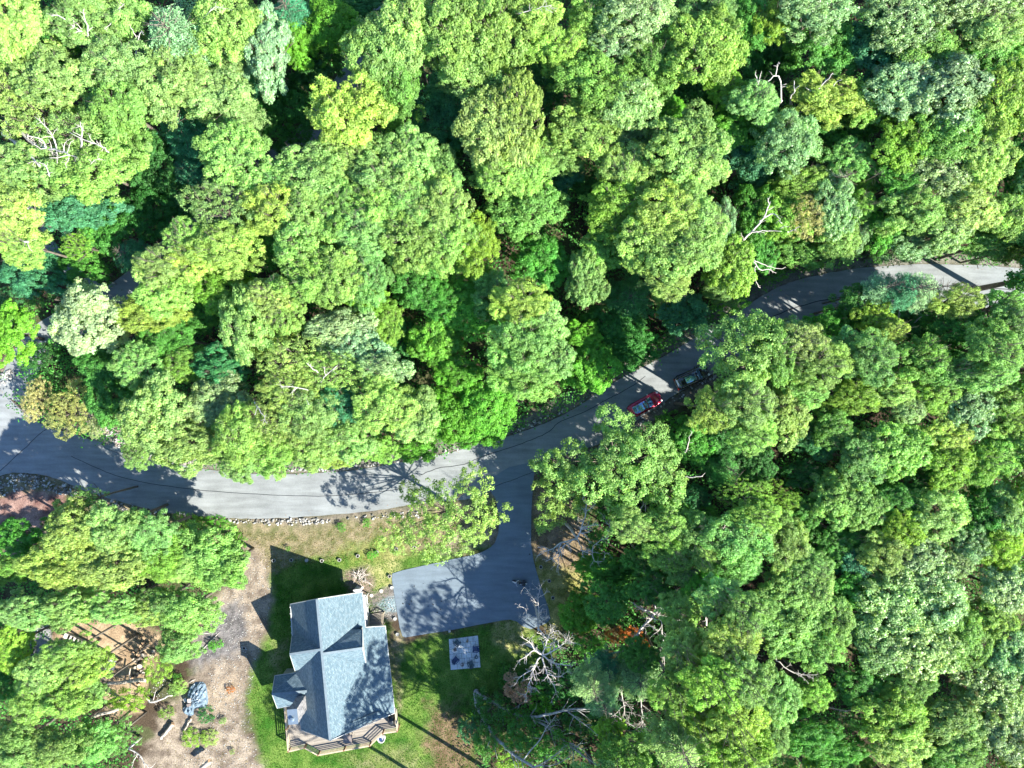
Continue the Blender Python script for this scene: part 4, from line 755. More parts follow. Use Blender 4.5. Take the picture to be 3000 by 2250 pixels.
# ------------------------------------------------------------------ dead and bare trees
def twigs(m, path, rad, depth, spread=1., dens=1., rr=None, up=.1):
    """grow side twigs from a polyline"""
    rr = rr or R; path = [Vector(p) for p in path]
    L = sum((b-a).length for a, b in zip(path[:-1], path[1:])); n = max(2, int(L*dens*(1.5 if depth > 1 else 1.9)))
    for i in range(n):
        t = rr.uniform(.15, .98)*(len(path)-1); j = min(int(t), len(path)-2); p = path[j].lerp(path[j+1], t-j); tg = (path[j+1]-path[j]).normalized()
        r0 = rad[j]+(rad[j+1]-rad[j])*(t-j)
        sd = Vector((rr.gauss(0, 1), rr.gauss(0, 1), rr.gauss(0, .5)+up)); sd = (sd-tg*sd.dot(tg))
        if sd.length < .1: continue
        sd.normalize(); d = (tg*rr.uniform(.3, .9)+sd*rr.uniform(.5, 1.)).normalized(); l = min(L*.45, 2.6)*rr.uniform(.35, 1.)*spread
        pts = [p]; q = p.copy(); dd = d.copy(); seg = 4 if depth > 1 else 3
        for s in range(seg):
            dd = (dd+Vector((rr.gauss(0, .28), rr.gauss(0, .28), rr.gauss(0, .18)+.03))).normalized(); q = q+dd*l/seg; pts.append(q.copy())
        r1 = min(r0*.6, .02+.02*l*1.1); rs = [r1*(1-.75*s/seg)+.004 for s in range(seg+1)]
        m.tube(pts, rs, 3 if depth <= 1 else 4)
        if depth > 1: twigs(m, pts, rs, depth-1, spread, dens, rr, up)
def wpath(f, pts, z0, z1):
    out = []; n = len(pts)
    for i, p in enumerate(pts):
        z = p[2] if len(p) > 2 else z0+(z1-z0)*i/(n-1); out.append(PW(f, p[0], p[1], z))
    return smooth_line([tuple(v) for v in out], 3)
def dead_tree(f, label, base, limbs, mat='dead', depth=2, dens=1., spread=1., rmul=1., trunk_r=.2, name='dead_tree'):
    """base: (x,y) ground point in the frame or None; limbs: (pts, z0, z1, r0, r1)"""
    first = wpath(f, *limbs[0][:3]); w = PW(f, *base, 0) if base else Vector((first[0][0], first[0][1], 0)); e = empty(name, w)
    m = MB(); jt = Vector(first[0]); m.tube([w, w.lerp(jt, .5)+Vector((.15, .1, 0)), jt], [trunk_r*1.2, trunk_r, limbs[0][3]*rmul], 8)
    m.v = [tuple(Vector(v)-w) for v in m.v]; link('trunk', m.mesh('trunk', True), M[mat], e)
    for L in limbs:
        pts = wpath(f, *L[:3]); n = len(pts); r0, r1 = L[3]*rmul, L[4]*rmul; rs = [r0+(r1-r0)*i/(n-1) for i in range(n)]
        pts = [Vector(p)+Vector((R.gauss(0, .05), R.gauss(0, .05), 0)) for p in pts]
        m = MB(); m.tube(pts, rs, 6); twigs(m, pts, rs, L[5] if len(L) > 5 else depth, spread, dens)
        m.v = [tuple(Vector(v)-w) for v in m.v]; link('limb', m.mesh('limb', True), M[mat], e)
    tag(e, label, 'dead tree', 'dead and bare trees'); return e
dead_tree('C2', 'bleached dead tree with curling white branches right of the driveway', (440, 1180),
    [([(560, 1330), (600, 1230), (640, 1100), (640, 1000)], 7, 10, .13, .03), ([(560, 1330), (430, 1370), (330, 1430), (250, 1445)], 7, 8, .13, .03), ([(520, 1350), (430, 1410), (400, 1500), (390, 1620)], 7, 8, .1, .02), ([(430, 1370), (370, 1480), (290, 1530)], 7, 8, .08, .02),
     ([(560, 1330), (600, 1410), (615, 1500)], 7, 8, .07, .02), ([(590, 1430), (690, 1470), (700, 1400), (760, 1350), (830, 1330)], 8, 9, .06, .02), ([(690, 1460), (720, 1530), (790, 1520), (800, 1440)], 8.5, 9, .05, .02), ([(600, 1230), (700, 1215), (755, 1200)], 8.5, 9.5, .06, .02), ([(640, 1090), (700, 1050), (720, 1000)], 9, 10, .05, .02)], dens=2.1, spread=.8)
dead_tree('C2', 'thin bare sapling between the bleached dead tree and the lobed tree', (790, 1330), [([(820, 1340), (845, 1250), (800, 1170), (780, 1130)], 5, 8, .05, .015), ([(845, 1240), (840, 1170)], 7, 8, .03, .015)], dens=1.6, spread=.6, trunk_r=.06)
dead_tree('D2', 'spindly bleached bare tree overhanging the parking pad corner', (110, 130), [([(130, 270), (135, 190), (130, 120), (140, 60)], 5, 7.5, .09, .02), ([(110, 250), (75, 210), (65, 160), (30, 150)], 5, 7, .07, .02), ([(130, 150), (90, 90), (60, 55)], 6, 7.5, .05, .015), ([(135, 190), (165, 220), (170, 160)], 6, 7, .04, .015), ([(130, 110), (165, 90), (175, 60)], 6.5, 7.5, .04, .015), ([(130, 260), (165, 300)], 5, 5.5, .09, .05)], dens=2.2, spread=.7, trunk_r=.12)
dead_tree('D2', 'big bleached dead tree with dense tangled twigs below the driveway', (60, 330), [([(150, 390), (110, 370), (70, 400), (30, 420)], 9, 10, .12, .02), ([(150, 390), (170, 340), (185, 290), (230, 270)], 9, 11, .1, .02), ([(150, 390), (210, 370), (260, 330), (290, 310)], 9, 11, .1, .02), ([(150, 390), (200, 430), (260, 440), (300, 450)], 9, 10.5, .1, .02), ([(150, 400), (170, 480), (200, 530), (220, 575)], 9, 10, .1, .02), ([(140, 400), (110, 450), (60, 490), (20, 520)], 9, 9.5, .1, .02),
     ([(130, 430), (90, 500), (80, 560), (60, 600)], 9, 9, .07, .02), ([(110, 370), (90, 330), (40, 300)], 9.5, 10.5, .06, .02), ([(170, 480), (230, 500), (280, 470)], 9.5, 10, .06, .02), ([(180, 320), (150, 290), (120, 280)], 10, 11, .05, .02)], dens=2.6, spread=.85, trunk_r=.2)
dead_tree('D2', 'grey forked dead tree with a pale broken limb over the orange withered tree', (560, 300), [([(590, 350), (570, 370), (500, 380), (400, 412)], 8, 8.5, .2, .1, 1), ([(400, 410), (385, 395), (380, 380)], 8.5, 9, .05, .02), ([(580, 360), (620, 290), (680, 220), (710, 185)], 8, 11, .2, .12), ([(710, 185), (650, 170), (590, 130)], 11, 12, .1, .02), ([(710, 185), (700, 120), (650, 70)], 11, 12.5, .08, .02), ([(710, 185), (760, 110), (770, 40)], 11, 13, .09, .02), ([(720, 190), (790, 130), (830, 70)], 11, 13, .09, .02),
     ([(715, 190), (790, 210), (870, 235), (960, 290), (1010, 300)], 11, 11, .1, .02), ([(740, 200), (745, 290), (755, 400), (755, 480)], 11, 9, .07, .02), ([(575, 380), (550, 480), (545, 580), (560, 690)], 8, 7, .13, .03), ([(590, 380), (605, 500), (635, 620), (650, 740), (620, 830)], 8, 7, .12, .02), ([(545, 580), (500, 560), (470, 510)], 7.5, 8, .06, .02), ([(560, 640), (500, 690), (440, 660)], 7, 7, .05, .02)], dens=1.7, spread=.85, trunk_r=.22)
dead_tree('E', 'forked grey trunk arching from the lawn edge into the woods at the bottom', None, [([(484, 778), (500, 900), (560, 1030), (640, 1160), (720, 1260), (840, 1370), (950, 1450), (1080, 1530)], .4, 6, .27, .16, 1), ([(488, 776), (640, 870), (800, 950), (960, 1020), (1060, 1030), (1250, 990), (1400, 955), (1650, 940), (1850, 990)], .4, 7, .26, .09, 1), ([(1850, 990), (2000, 1080), (2150, 1180)], 7, 7.5, .09, .02), ([(1040, 1035), (1190, 1110), (1400, 1280), (1560, 1410), (1720, 1530)], 3, 6, .16, .07, 1),
     ([(1410, 970), (1550, 1080), (1780, 1250)], 5, 6.5, .1, .03), ([(970, 1440), (1100, 1290), (1200, 1130), (1290, 1010)], 5.5, 8.5, .1, .02), ([(1080, 1520), (1250, 1430), (1400, 1300)], 6, 8, .08, .02), ([(1080, 1520), (1300, 1490), (1450, 1400)], 6, 8, .07, .02), ([(1420, 1290), (1560, 1360), (1720, 1520)], 5, 6.5, .06, .02, 1), ([(840, 1370), (860, 1450), (880, 1530)], 5, 6, .07, .03, 1)], mat='deadgrey', dens=.9, spread=1, trunk_r=.3)
dead_tree('SG', 'bare forked snag with long curved white limbs above the road bend', (250, 640), [([(320, 560), (400, 460), (500, 360), (590, 230), (620, 150), (615, 90)], 12, 16, .15, .03, 1), ([(540, 300), (600, 260), (660, 230), (700, 260), (740, 320)], 14, 15, .1, .03, 1), ([(460, 410), (530, 395), (640, 385), (740, 395)], 13.5, 14.5, .08, .02, 1), ([(320, 560), (430, 610), (500, 690), (545, 740), (620, 740), (690, 770)], 12, 12, .12, .02, 1), ([(480, 640), (560, 680), (640, 715), (770, 725)], 12, 12, .07, .02, 1),
     ([(500, 700), (495, 780), (520, 880), (545, 900)], 12, 11, .06, .025, 1), ([(270, 540), (275, 450), (300, 380)], 12, 14, .1, .05, 1), ([(610, 180), (640, 120)], 15.5, 16, .05, .02, 1)], dens=.45, spread=.55, trunk_r=.2)
dead_tree('A3', 'white snag prongs rising behind dark gap near the top right', (0, 1000), [([(120, 870), (110, 700), (70, 650), (0, 700)], 15, 18, .09, .04, 1), ([(70, 650), (75, 570), (105, 540)], 17, 19, .06, .03, 1), ([(-60, 830), (-90, 720), (-110, 620)], 15, 18, .07, .03, 1), ([(-85, 740), (-60, 610)], 16.5, 18, .05, .02, 1)], dens=.7, spread=.5)
dead_tree('A3', 'short forked white snag between dark gap and yellowish treetops', (180, 960), [([(195, 840), (230, 780), (225, 700)], 15, 17, .07, .03, 1), ([(230, 780), (265, 740)], 16, 17, .05, .02, 1)], dens=.5, spread=.4)
dead_tree('A3', 'thin slanting bleached branches above the yellowish treetop near top right', (420, 950), [([(420, 795), (500, 700), (560, 640)], 15.5, 17.5, .08, .03), ([(560, 745), (600, 700), (625, 690)], 16, 17, .05, .02), ([(400, 800), (330, 760)], 15.5, 16, .05, .02)], dens=1.2, spread=.5)
dead_tree('A0', 'bare white branches in lime treetops at top left', (700, 380), [([(760, 305), (740, 180), (715, 80)], 17, 19.5, .08, .02), ([(745, 300), (640, 230), (520, 140), (440, 130)], 17, 19, .09, .02)], dens=1.6, spread=.7)
dead_tree('A0', 'small upright white snag beside dark gap at upper left', (1180, 480), [([(1185, 395), (1170, 310), (1130, 245)], 16, 18.5, .07, .03), ([(1185, 350), (1220, 275), (1240, 300)], 17, 18.5, .06, .02)], dens=1, spread=.5)
dead_tree('A0', 'twiggy grey branches in pale treetops on the upper left', (980, 260), [([(1000, 130), (1040, 60), (1080, 30)], 17, 18, .04, .015), ([(960, 200), (900, 260)], 17, 18, .04, .015), ([(1760, 160), (1850, 60), (1930, 70)], 18, 18.6, .04, .015)], dens=2.5, spread=.8)
dead_tree('A0', 'leaning pale dead trunks and twiggy limbs at the left edge', (60, 1050), [([(30, 1150), (150, 1250), (270, 1350), (340, 1430)], 14, 17.5, .24, .12, 1), ([(170, 1130), (280, 1230), (400, 1280), (520, 1300), (600, 1340)], 14, 18.5, .2, .06), ([(700, 1270), (710, 1150), (690, 1050)], 17.5, 19.5, .1, .02), ([(490, 1280), (440, 1150), (300, 1000)], 17.5, 19, .07, .02), ([(940, 1320), (880, 1260), (780, 1230), (600, 1150)], 17.5, 19, .06, .03), ([(0, 1320), (100, 1390), (150, 1420)], 13, 16, .16, .08, 1), ([(400, 1280), (350, 1200), (230, 1180)], 17.5, 19, .06, .02), ([(430, 1530), (400, 1440), (340, 1400)], 17, 19, .06, .02), ([(760, 1450), (800, 1400), (860, 1370)], 17.5, 19, .05, .02)], dens=1.5, spread=.8)
dead_tree('B0', 'pale broken trunk crossing lime treetops at the left edge', (0, 300), [([(0, 310), (130, 390), (240, 430)], 15, 18, .2, .1, 1), ([(0, 20), (100, 80), (240, 140)], 15, 18, .16, .07, 1)], dens=.6, spread=.5)
dead_tree('B3', 'upright white snag stub among the trees below the right road', (1120, 1250), [([(1120, 1150), (1120, 1060), (1140, 950)], 11, 14, .1, .04, 1), ([(1125, 1090), (1148, 1050)], 12, 13, .06, .03, 1)], dens=.5, spread=.4)
dead_tree('B3', 'slanting white snag limb pointing right below the right road', (1150, 1260), [([(1170, 1195), (1260, 1130), (1320, 1070), (1385, 1060)], 11, 13.5, .09, .03, 1)], dens=.6, spread=.4)
dead_tree('B3', 'small twiggy bleached top left of the upright snag stub', (940, 1250), [([(1000, 1190), (950, 1140), (880, 1150)], 12, 13.5, .06, .02), ([(950, 1140), (960, 1060), (930, 970), (880, 880)], 12, 13.5, .04, .015)], dens=1.6, spread=.6, trunk_r=.1)
dead_tree('C2', 'broken white limb pointing right beyond the lobed tree', (1300, 700), [([(1390, 830), (1480, 798), (1560, 800), (1650, 795)], 13, 14.5, .1, .05, 1), ([(1405, 815), (1375, 790)], 13.5, 14, .06, .03, 1)], dens=.4, spread=.4)
dead_tree('C2', 'curved grey snag limb at the upper right of the lobed tree', (1400, 560), [([(1430, 635), (1500, 570), (1530, 480), (1550, 415)], 11, 14, .08, .03, 1), ([(1495, 575), (1535, 570)], 12, 13, .05, .02, 1)], dens=.4, spread=.4)
dead_tree('C2', 'slim twisted snag below the lobed tree', (1080, 1050), [([(1112, 1168), (1108, 1090), (1140, 1025), (1100, 985)], 9, 12, .07, .03), ([(1160, 1100), (1155, 1030), (1165, 950)], 9.5, 12, .05, .02)], dens=.8, spread=.5, trunk_r=.1)
dead_tree('C2', 'thin grey bare branches right of the yellowish treetops below the lobed tree', (1650, 1250), [([(1700, 1375), (1800, 1320), (1900, 1265)], 11, 13, .06, .02), ([(1790, 1300), (1850, 1200), (1840, 1140)], 11.5, 13, .04, .015)], dens=2, spread=.8, trunk_r=.08)
dead_tree('D3', 'twiggy bare limbs hanging at a dark gap near the bottom right', (20, 360), [([(40, 415), (110, 470), (170, 490), (230, 490)], 12, 13, .07, .02), ([(110, 470), (170, 500), (200, 535)], 12, 12.5, .04, .015)], dens=2, spread=.6)
dead_tree('D3', 'grey fallen forked branch in the dark gap at the bottom right', None, [([(450, 665), (390, 668), (330, 658), (270, 640)], 6, 7, .1, .04, 1), ([(390, 668), (350, 680), (385, 702)], 6.5, 7, .05, .03, 1)], dens=.5, spread=.4)
dead_tree('B1', 'silver bare branchlets poking through the olive treetop left of centre', (480, 1420), [([(560, 1640), (620, 1570), (700, 1500)], 16, 18.3, .06, .02), ([(540, 1555), (470, 1510), (440, 1470)], 16.5, 18.3, .06, .02), ([(600, 1580), (590, 1500)], 17, 18.3, .04, .015)], dens=1.4, spread=.5)
dead_tree('C1', 'white branching limb in lime treetops above the road', (300, 0), [([(385, 200), (400, 100), (450, 50), (330, 25), (220, 20)], 15.5, 17.6, .07, .02), ([(420, 90), (460, 180)], 16.5, 17.5, .04, .015), ([(-20, 150), (50, 250), (90, 340)], 16, 17.6, .07, .02), ([(10, 190), (-10, 260)], 16.5, 17.5, .04, .015)], dens=1.2, spread=.5)
dead_tree('B3', 'loose grey twigs at the yellow-cream treetop beside the forked snag', (200, 420), [([(170, 340), (230, 320), (280, 290)], 14.5, 15.5, .05, .015), ([(100, 310), (170, 300)], 14.5, 15.5, .05, .015)], dens=2.5, spread=.7)
dead_tree('C3', 'bare dark branch stub in green treetops on the right', (520, 230), [([(540, 305), (545, 260), (520, 235)], 13, 15, .08, .03), ([(545, 260), (560, 235)], 14, 15, .05, .02)], dens=1, spread=.5)
dead_tree('D2', 'small white forked snag among lime treetops below centre right', (950, 130), [([(965, 245), (960, 190), (980, 155)], 11, 14, .07, .03), ([(962, 210), (995, 185)], 12, 13.5, .05, .02)], dens=.8, spread=.5)
dead_tree('D2', 'grey-brown bare boughs beside the fluffy pine at the bottom', (780, 620), [([(800, 740), (815, 700), (850, 690)], 12, 14, .1, .04), ([(790, 730), (820, 790)], 12, 13, .1, .05, 1), ([(700, 620), (740, 600)], 12, 12.5, .05, .02)], dens=1.4, spread=.6, mat='deadgrey')
dead_tree('A2', 'bleached twiggy branch on the pale treetop near the top', (120, 30), [([(60, 110), (170, 90), (260, 60), (340, 50)], 18, 19.3, .05, .02), ([(280, 60), (350, 110)], 18.8, 19.3, .04, .015)], dens=2, spread=.6)

# fallen logs at the lower left
def log(f, a, b, z, r, label, mat='palelog', z2=None):
    pa, pb = PW(f, *a, z), PW(f, *b, z2 if z2 else z); m = MB(); k = 7; pts = [pa.lerp(pb, i/k)+Vector((R.gauss(0, .05), R.gauss(0, .05), R.gauss(0, .02))) for i in range(k+1)]
    e = empty('fallen_log', pa); m.tube([p-pa for p in pts], [r*(1-.35*i/k) for i in range(k+1)], 10); link('bark', m.mesh('bark', True), M[mat], e)
    d = (pb-pa).normalized(); q = d.to_track_quat('Z', 'X').to_matrix()
    m = MB(); m.cyl((0, 0), r*.93, -.03, .012, 12); m.v = [tuple(q@Vector(v)*1 - d*.012) for v in m.v]; link('cut_end', m.mesh('cut_end'), M['wood_cut'], e)
    tag(e, label, 'log', 'logs and trunks lying at the lower left'); return e
log('D0', (1350, 758), (910, 812), 1.0, .27, 'pale straight log lying across the lower end of the woodpile')
log('D0', (1150, 1015), (850, 1108), 1.0, .28, 'pale log with peeling bark below the woodpile')
log('D0', (1600, 1170), (1490, 1310), .4, .26, 'short pale broken log on the dirt left of the tarp heap')
log('D0', (1770, 1120), (1700, 1250), .3, .14, 'thin pale branch lying just below the tarp heap')
log('D0', (1940, 1520), (1850, 1590), 1.6, .35, 'pale trunk stub at the bottom edge left of the house')
log('WD', (1020, 500), (1020, 750), 1.2, .09, 'slim brown pole lying across the pale log')
dead_tree('D0', 'white forked driftwood-like branch on the rubble left of the tarp heap', None, [([(1380, 965), (1480, 950), (1590, 900)], .4, 1.2, .16, .07, 1), ([(1400, 970), (1330, 920)], .4, .8, .1, .05, 1), ([(1420, 960), (1450, 860)], .5, 1.5, .05, .02)], dens=1., spread=.4, name='fallen_branch')
dead_tree('D0', 'curved white bare branch at the bottom edge left of the dirt', None, [([(1190, 1400), (1280, 1450), (1340, 1530), (1390, 1590)], 3, 4, .1, .06, 1), ([(1280, 1450), (1230, 1530), (1220, 1590)], 3, 4, .05, .02)], dens=1.5, spread=.6, name='fallen_branch')
for (a, b_, lb) in [(((1850, 330)), (1940, 335), 'pale short branch lying on the grey gravel by the lime tree'), ((1870, 490), (2040, 320), 'thin straight stick lying on the grey gravel'), ((1750, 790), (1810, 760), 'short pale stick above the tarp heap')]:
    m = MB(); pa, pb = PW('D0', *a, .1), PW('D0', *b_, .12); m.tube([pa, (pa+pb)/2+Vector((0, .05, .05)), pb], [.05, .045, .02], 5); tag(m.build('stick', M['dead'], None, True, loc=pa), lb, 'stick', 'sticks on the ground')

# ------------------------------------------------------------------ the house
RZ = 7.4
house = empty('house', W(1010, 1960, 0)); HW = Vector(house.location)
def hpt(x, y, z): return PW('HS', x, y, z) - HW
Rt, Rb = hpt(632, 290, RZ), hpt(740, 1437, RZ)
ax_v = (Rb-Rt).normalized(); ax_u = Vector((-ax_v.y, ax_v.x, 0))
if ax_u.x < 0: ax_u = -ax_u
def uv3(u, v, z): return Rt + ax_u*u + ax_v*v + Vector((0, 0, z-RZ))
SL = .9
def zu(u): return RZ-SL*abs(u) if u <= 4.6 else RZ-SL*4.6-.36*(u-4.6)
def roof_face(mb, pts): mb.add(pts, [tuple(range(len(pts)))])
rf = MB(); LV = (Rb-Rt).length
Lt, Lb = uv3(-4.75, 1.5, zu(4.75)), uv3(-4.9, 17.75, zu(4.9)); E1t, E1b = uv3(4.6, .8, zu(4.6)), uv3(4.6, 5.35, zu(4.6))
E2t, E2b = uv3(6.95, 5.7, zu(6.95)), uv3(7.12, 17.1, zu(7.12))
# west cross gable
Wa, Wt, Wb_ = hpt(412, 738, 6.5), hpt(430, 592, 3.95), hpt(454, 872, 3.95); Wj = uv3(0, 6.2, RZ+.02); Wvt = uv3(-4.0, 5.1, zu(4.0)+.02); Wvb = uv3(-4.0, 9.7, zu(4.0)+.02)
# east cross gable
Ea, Et, Eb = hpt(1000, 688, 6.6), hpt(1000, 535, 4.65), hpt(1028, 805, 4.65); Ej = uv3(0, 6.75, RZ+.02); Evt = uv3(3.05, 5.0, 4.67); Evb = uv3(3.05, 9.25, 4.67)
roof_face(rf, [Rt, Lt, Lb, Rb]); Cb = uv3(4.6, 17.4, zu(4.6)); roof_face(rf, [Rt, Rb, Cb, E1b, E1t]); roof_face(rf, [E1b, Cb, E2b, E2t])
up_ = Vector((0, 0, .03))
roof_face(rf, [Wa+up_, Wj, Wvt, Wt]); roof_face(rf, [Wa+up_, Wb_, Wvb, Wj]); roof_face(rf, [Ej, Ea, Et, Evt]); roof_face(rf, [Ej, Evb, Eb, Ea])
# low west wing
Ba, Bt, Bb = hpt(267, 1060, 4.5), hpt(290, 915, 2.8), hpt(310, 1175, 2.8); Bj = uv3(-3.2, 12.3, 4.55); Bvt = uv3(-4.75, 10.4, 3.15); Bvb = uv3(-4.75, 14.5, 3.15)
roof_face(rf, [Ba, Bj, Bvt, Bt]); roof_face(rf, [Ba, Bb, Bvb, Bj])
roof = rf.build('roof', M['shingle'], house)
sm = roof.modifiers.new('thick', 'SOLIDIFY'); sm.thickness = .16; sm.offset = -1
me = roof.data; bmr = bmesh.new(); bmr.from_mesh(me)
for f in bmr.faces:
    f.normal_update()
    if f.normal.z < 0: f.normal_flip()
uvl = bmr.loops.layers.uv.new('UVMap')
for f in bmr.faces:
    nrm_ = f.normal.copy(); hr = Vector((-nrm_.y, nrm_.x, 0)).normalized(); sl_ = nrm_.cross(hr)
    for l in f.loops: l[uvl].uv = (l.vert.co.dot(hr), l.vert.co.dot(sl_))
bmr.to_mesh(me); bmr.free()
# ridge caps, gutters, fascia
m = MB()
for a, b_ in ((Rt, Rb), (Wj, Wa), (Ej, Ea), (Bj, Ba)): m.bar(a+Vector((0, 0, .035)), b_+Vector((0, 0, .035)), .3, .05)
rc = m.build('ridge_cap', simple('ridge_cap', (.13, .17, .2), .85, noise=.2, nscale=2), roof)
m = MB(); dn = Vector((0, 0, -.12))
for a, b_ in ((Lt, Wt), (Wvb+ (Lb-Lb), Bt if False else uv3(-4.85, 10.5, zu(4.85))), (uv3(-4.88, 14.8, zu(4.88)), Lb), (E1t, E1b), (E2t, E2b), (Bt, Bvt), (Bb, Bvb)): m.bar(a+dn, b_+dn, .12, .1)
for a, b_ in ((Rt, Lt), (Rt, E1t), (Rb, Lb), (Rb, E2b), (E1b, E2t), (Wa, Wt), (Wa, Wb_), (Ea, Et), (Ea, Eb), (Ba, Bt), (Ba, Bb)): m.bar(a+Vector((0, 0, -.09)), b_+Vector((0, 0, -.09)), .06, .2)
m.build('gutter', M['trim'], house)
m = MB()
for i in range(9):
    p = E2t.lerp(E2b, (i+.5)/9); m.box(p+Vector((.06, 0, -.05)), (.1, .16, .08), 0)
for i in range(3):
    p = E1t.lerp(E1b, (i+.5)/3); m.box(p+Vector((.06, 0, -.05)), (.1, .14, .08), 0)
for i in range(5):
    p = Lt.lerp(Wt, (i+.5)/5); m.box(p+Vector((-.06, 0, -.05)), (.1, .12, .08), 0)
m.build('gutter_bracket', M['trim'], house)
# walls (follow the roof from below)
def wall(pts):
    m = MB(); zt = [p.z-.22 for p in pts]
    for i in range(len(pts)-1):
        a, b_ = pts[i], pts[i+1]; m.add([(a.x, a.y, -HW.z), (b_.x, b_.y, -HW.z), (b_.x, b_.y, zt[i+1]), (a.x, a.y, zt[i])], [(0, 1, 2, 3)])
    return m
wpts = [uv3(0, 2.2, RZ), uv3(-4.3, 2.6, zu(4.3)), uv3(-4.3, 10.9, zu(4.3)), uv3(-7.1, 10.9, 2.9), uv3(-7.1, 12.5, 4.3), uv3(-7.1, 14.2, 2.9), uv3(-4.3, 14.2, zu(4.3)), uv3(-4.3, 16.9, zu(4.3)), uv3(0, 16.3, RZ), uv3(6.2, 16.4, zu(6.2)), uv3(6.2, 5.9, zu(6.2)), uv3(4.2, 5.9, zu(4.2)), uv3(4.2, 2.0, zu(4.2)), uv3(0, 2.2, RZ)]
wl = wall(wpts).build('wall', M['siding'], house)
m = MB(); m.add([Ea+Vector((-.12, 0, -.15)), Et+Vector((-.12, 0, -.1)), Eb+Vector((-.12, 0, -.1)), uv3(4.3, 9.1, zu(4.3)-.05), uv3(4.3, 5.1, zu(4.3)-.05)], [(0, 1, 4, 3, 2)])
m.add([Wa+Vector((.25, 0, -.15)), Wt+Vector((.25, 0, -.1)), Wb_+Vector((.25, 0, -.1)), uv3(-4.3, 9.6, 2.0), uv3(-4.3, 5.2, 2.0)], [(0, 1, 4, 3, 2)])
m.build('gable_wall', M['siding'], house)
for (a, b_, zz, hh) in [((4.205, 2.6), (4.205, 3.8), 1.3, 1.2), ((6.205, 8), (6.205, 10), 1.1, .9), ((6.205, 12), (6.205, 14), 1.1, .9), ((-4.305, 3), (-4.305, 4.4), 1.2, 1.3)]:
    p, q = uv3(*a, zz), uv3(*b_, zz); sgn = 1 if a[0] > 0 else -1; off = ax_u*.03*sgn
    m = MB(); m.add([p+off, q+off, q+off+Vector((0, 0, hh)), p+off+Vector((0, 0, hh))], [(0, 1, 2, 3)]); wn = m.build('window', M['glass'], house)
    m = MB(); z_ = Vector((0, 0, hh))
    for s, t_ in ((p, q), (q, q+z_), (q+z_, p+z_), (p+z_, p)): m.bar(s+off, t_+off, .09, .09)
    m.build('window_frame', M['trim'], wn)
for (a, b_, z0, z1) in [((-4.0, 16.93), (-.8, 16.5), 1.2, 3.2), ((.8, 16.32), (4.8, 16.4), 1.2, 3)]:
    p, q = uv3(*a, z0), uv3(*b_, z0); off = ax_v*.06; m = MB(); m.add([p+off, q+off, q+off+Vector((0, 0, z1-z0)), p+off+Vector((0, 0, z1-z0))], [(0, 1, 2, 3)]); m.build('window', M['glass'], house)
# chimney
cx0, cx1 = (845-1500)*86/FPX, (871-1500)*86/FPX; cy0, cy1 = (1125-2078)*86/FPX, (1125-2120)*86/FPX
cc_ = Vector(((cx0+cx1)/2, (cy0+cy1)/2, 0))-HW; rz = math.atan2(ax_v.x, -ax_v.y)
cb = bmesh.new(); bmesh.ops.create_cube(cb, size=1); bmesh.ops.subdivide_edges(cb, edges=cb.edges, cuts=9, use_grid_fill=True)
rr = random.Random(4)
for v in cb.verts:
    v.co = Vector((v.co.x*1.1, v.co.y*1.75, v.co.z*4.4)); 
    if abs(v.co.z) < 2.1: v.co += Vector((rr.uniform(-.05, .05), rr.uniform(-.05, .05), 0))
me = bpy.data.meshes.new('chimney'); cb.to_mesh(me); cb.free(); ch = link('chimney', me, M['chimney'], roof); ch.location = cc_+Vector((0, 0, 5.8)); ch.rotation_euler = (0, 0, rz)
m = MB(); m.box((0, 0, 2.26), (1.2, 1.85, .1)); cp = m.build('chimney_cap', M['metal'], roof); cp.location = ch.location; cp.rotation_euler = (0, 0, rz)
m = MB(); m.cyl((-.02, -.25), .2, 2.31, 2.6, 14); m.cyl((-.02, -.25), .28, 2.6, 2.66, 14, .1); fl = m.build('flue', M['metal'], roof); fl.location = ch.location; fl.rotation_euler = (0, 0, rz)
m = MB(); p = hpt(585, 670, 5.6); m.cyl((p.x, p.y), .07, p.z-.6, p.z+.25, 10); m.build('vent_pipe', M['white'], roof)
# deck
zr, zf = 1.9, .9
dk = [PW('HS', x, y, zr)-HW for x, y in [(368, 1165), (398, 1528), (530, 1497), (640, 1557), (1060, 1480), (1165, 1380), (1282, 1363), (1268, 1215)]]
inner = [uv3(5.5, 15.5, 0), uv3(-4, 15.5, 0), uv3(-7.2, 13.5, 0)]
poly = [(p.x, p.y) for p in dk] + [(p.x, p.y) for p in inner]
m = MB(); m.prism(poly[::-1], zf-.2, zf); deck = m.build('deck', M['boards'], house)
ang = math.atan2(dk[4].y-dk[3].y, dk[4].x-dk[3].x); ca_, sa_ = math.cos(ang), math.sin(ang)
uvproj(deck, lambda c_: (c_.x*ca_+c_.y*sa_, -c_.x*sa_+c_.y*ca_))
m = MB()
for a, b_ in zip(dk[:-1], dk[1:]):
    a2, b2 = Vector((a.x, a.y, zr)), Vector((b_.x, b_.y, zr)); m.bar(a2, b2, .16, .05)
    for dz in (-.3, -.55, -.8): m.bar(a2+Vector((0, 0, dz)), b2+Vector((0, 0, dz)), .05, .09)
m.build('railing', M['rail'], deck)
for a, b_ in zip(dk[:-1], dk[1:]):
    L = (b_-a).length; k = max(1, int(L/2.4))
    for i in range(k):
        p = a.lerp(b_, i/k); ps = MB(); ps.box((p.x, p.y, (zr+.06)/2), (.17, .17, zr+.06), rz); ps.build('rail_post', M['post'], deck)
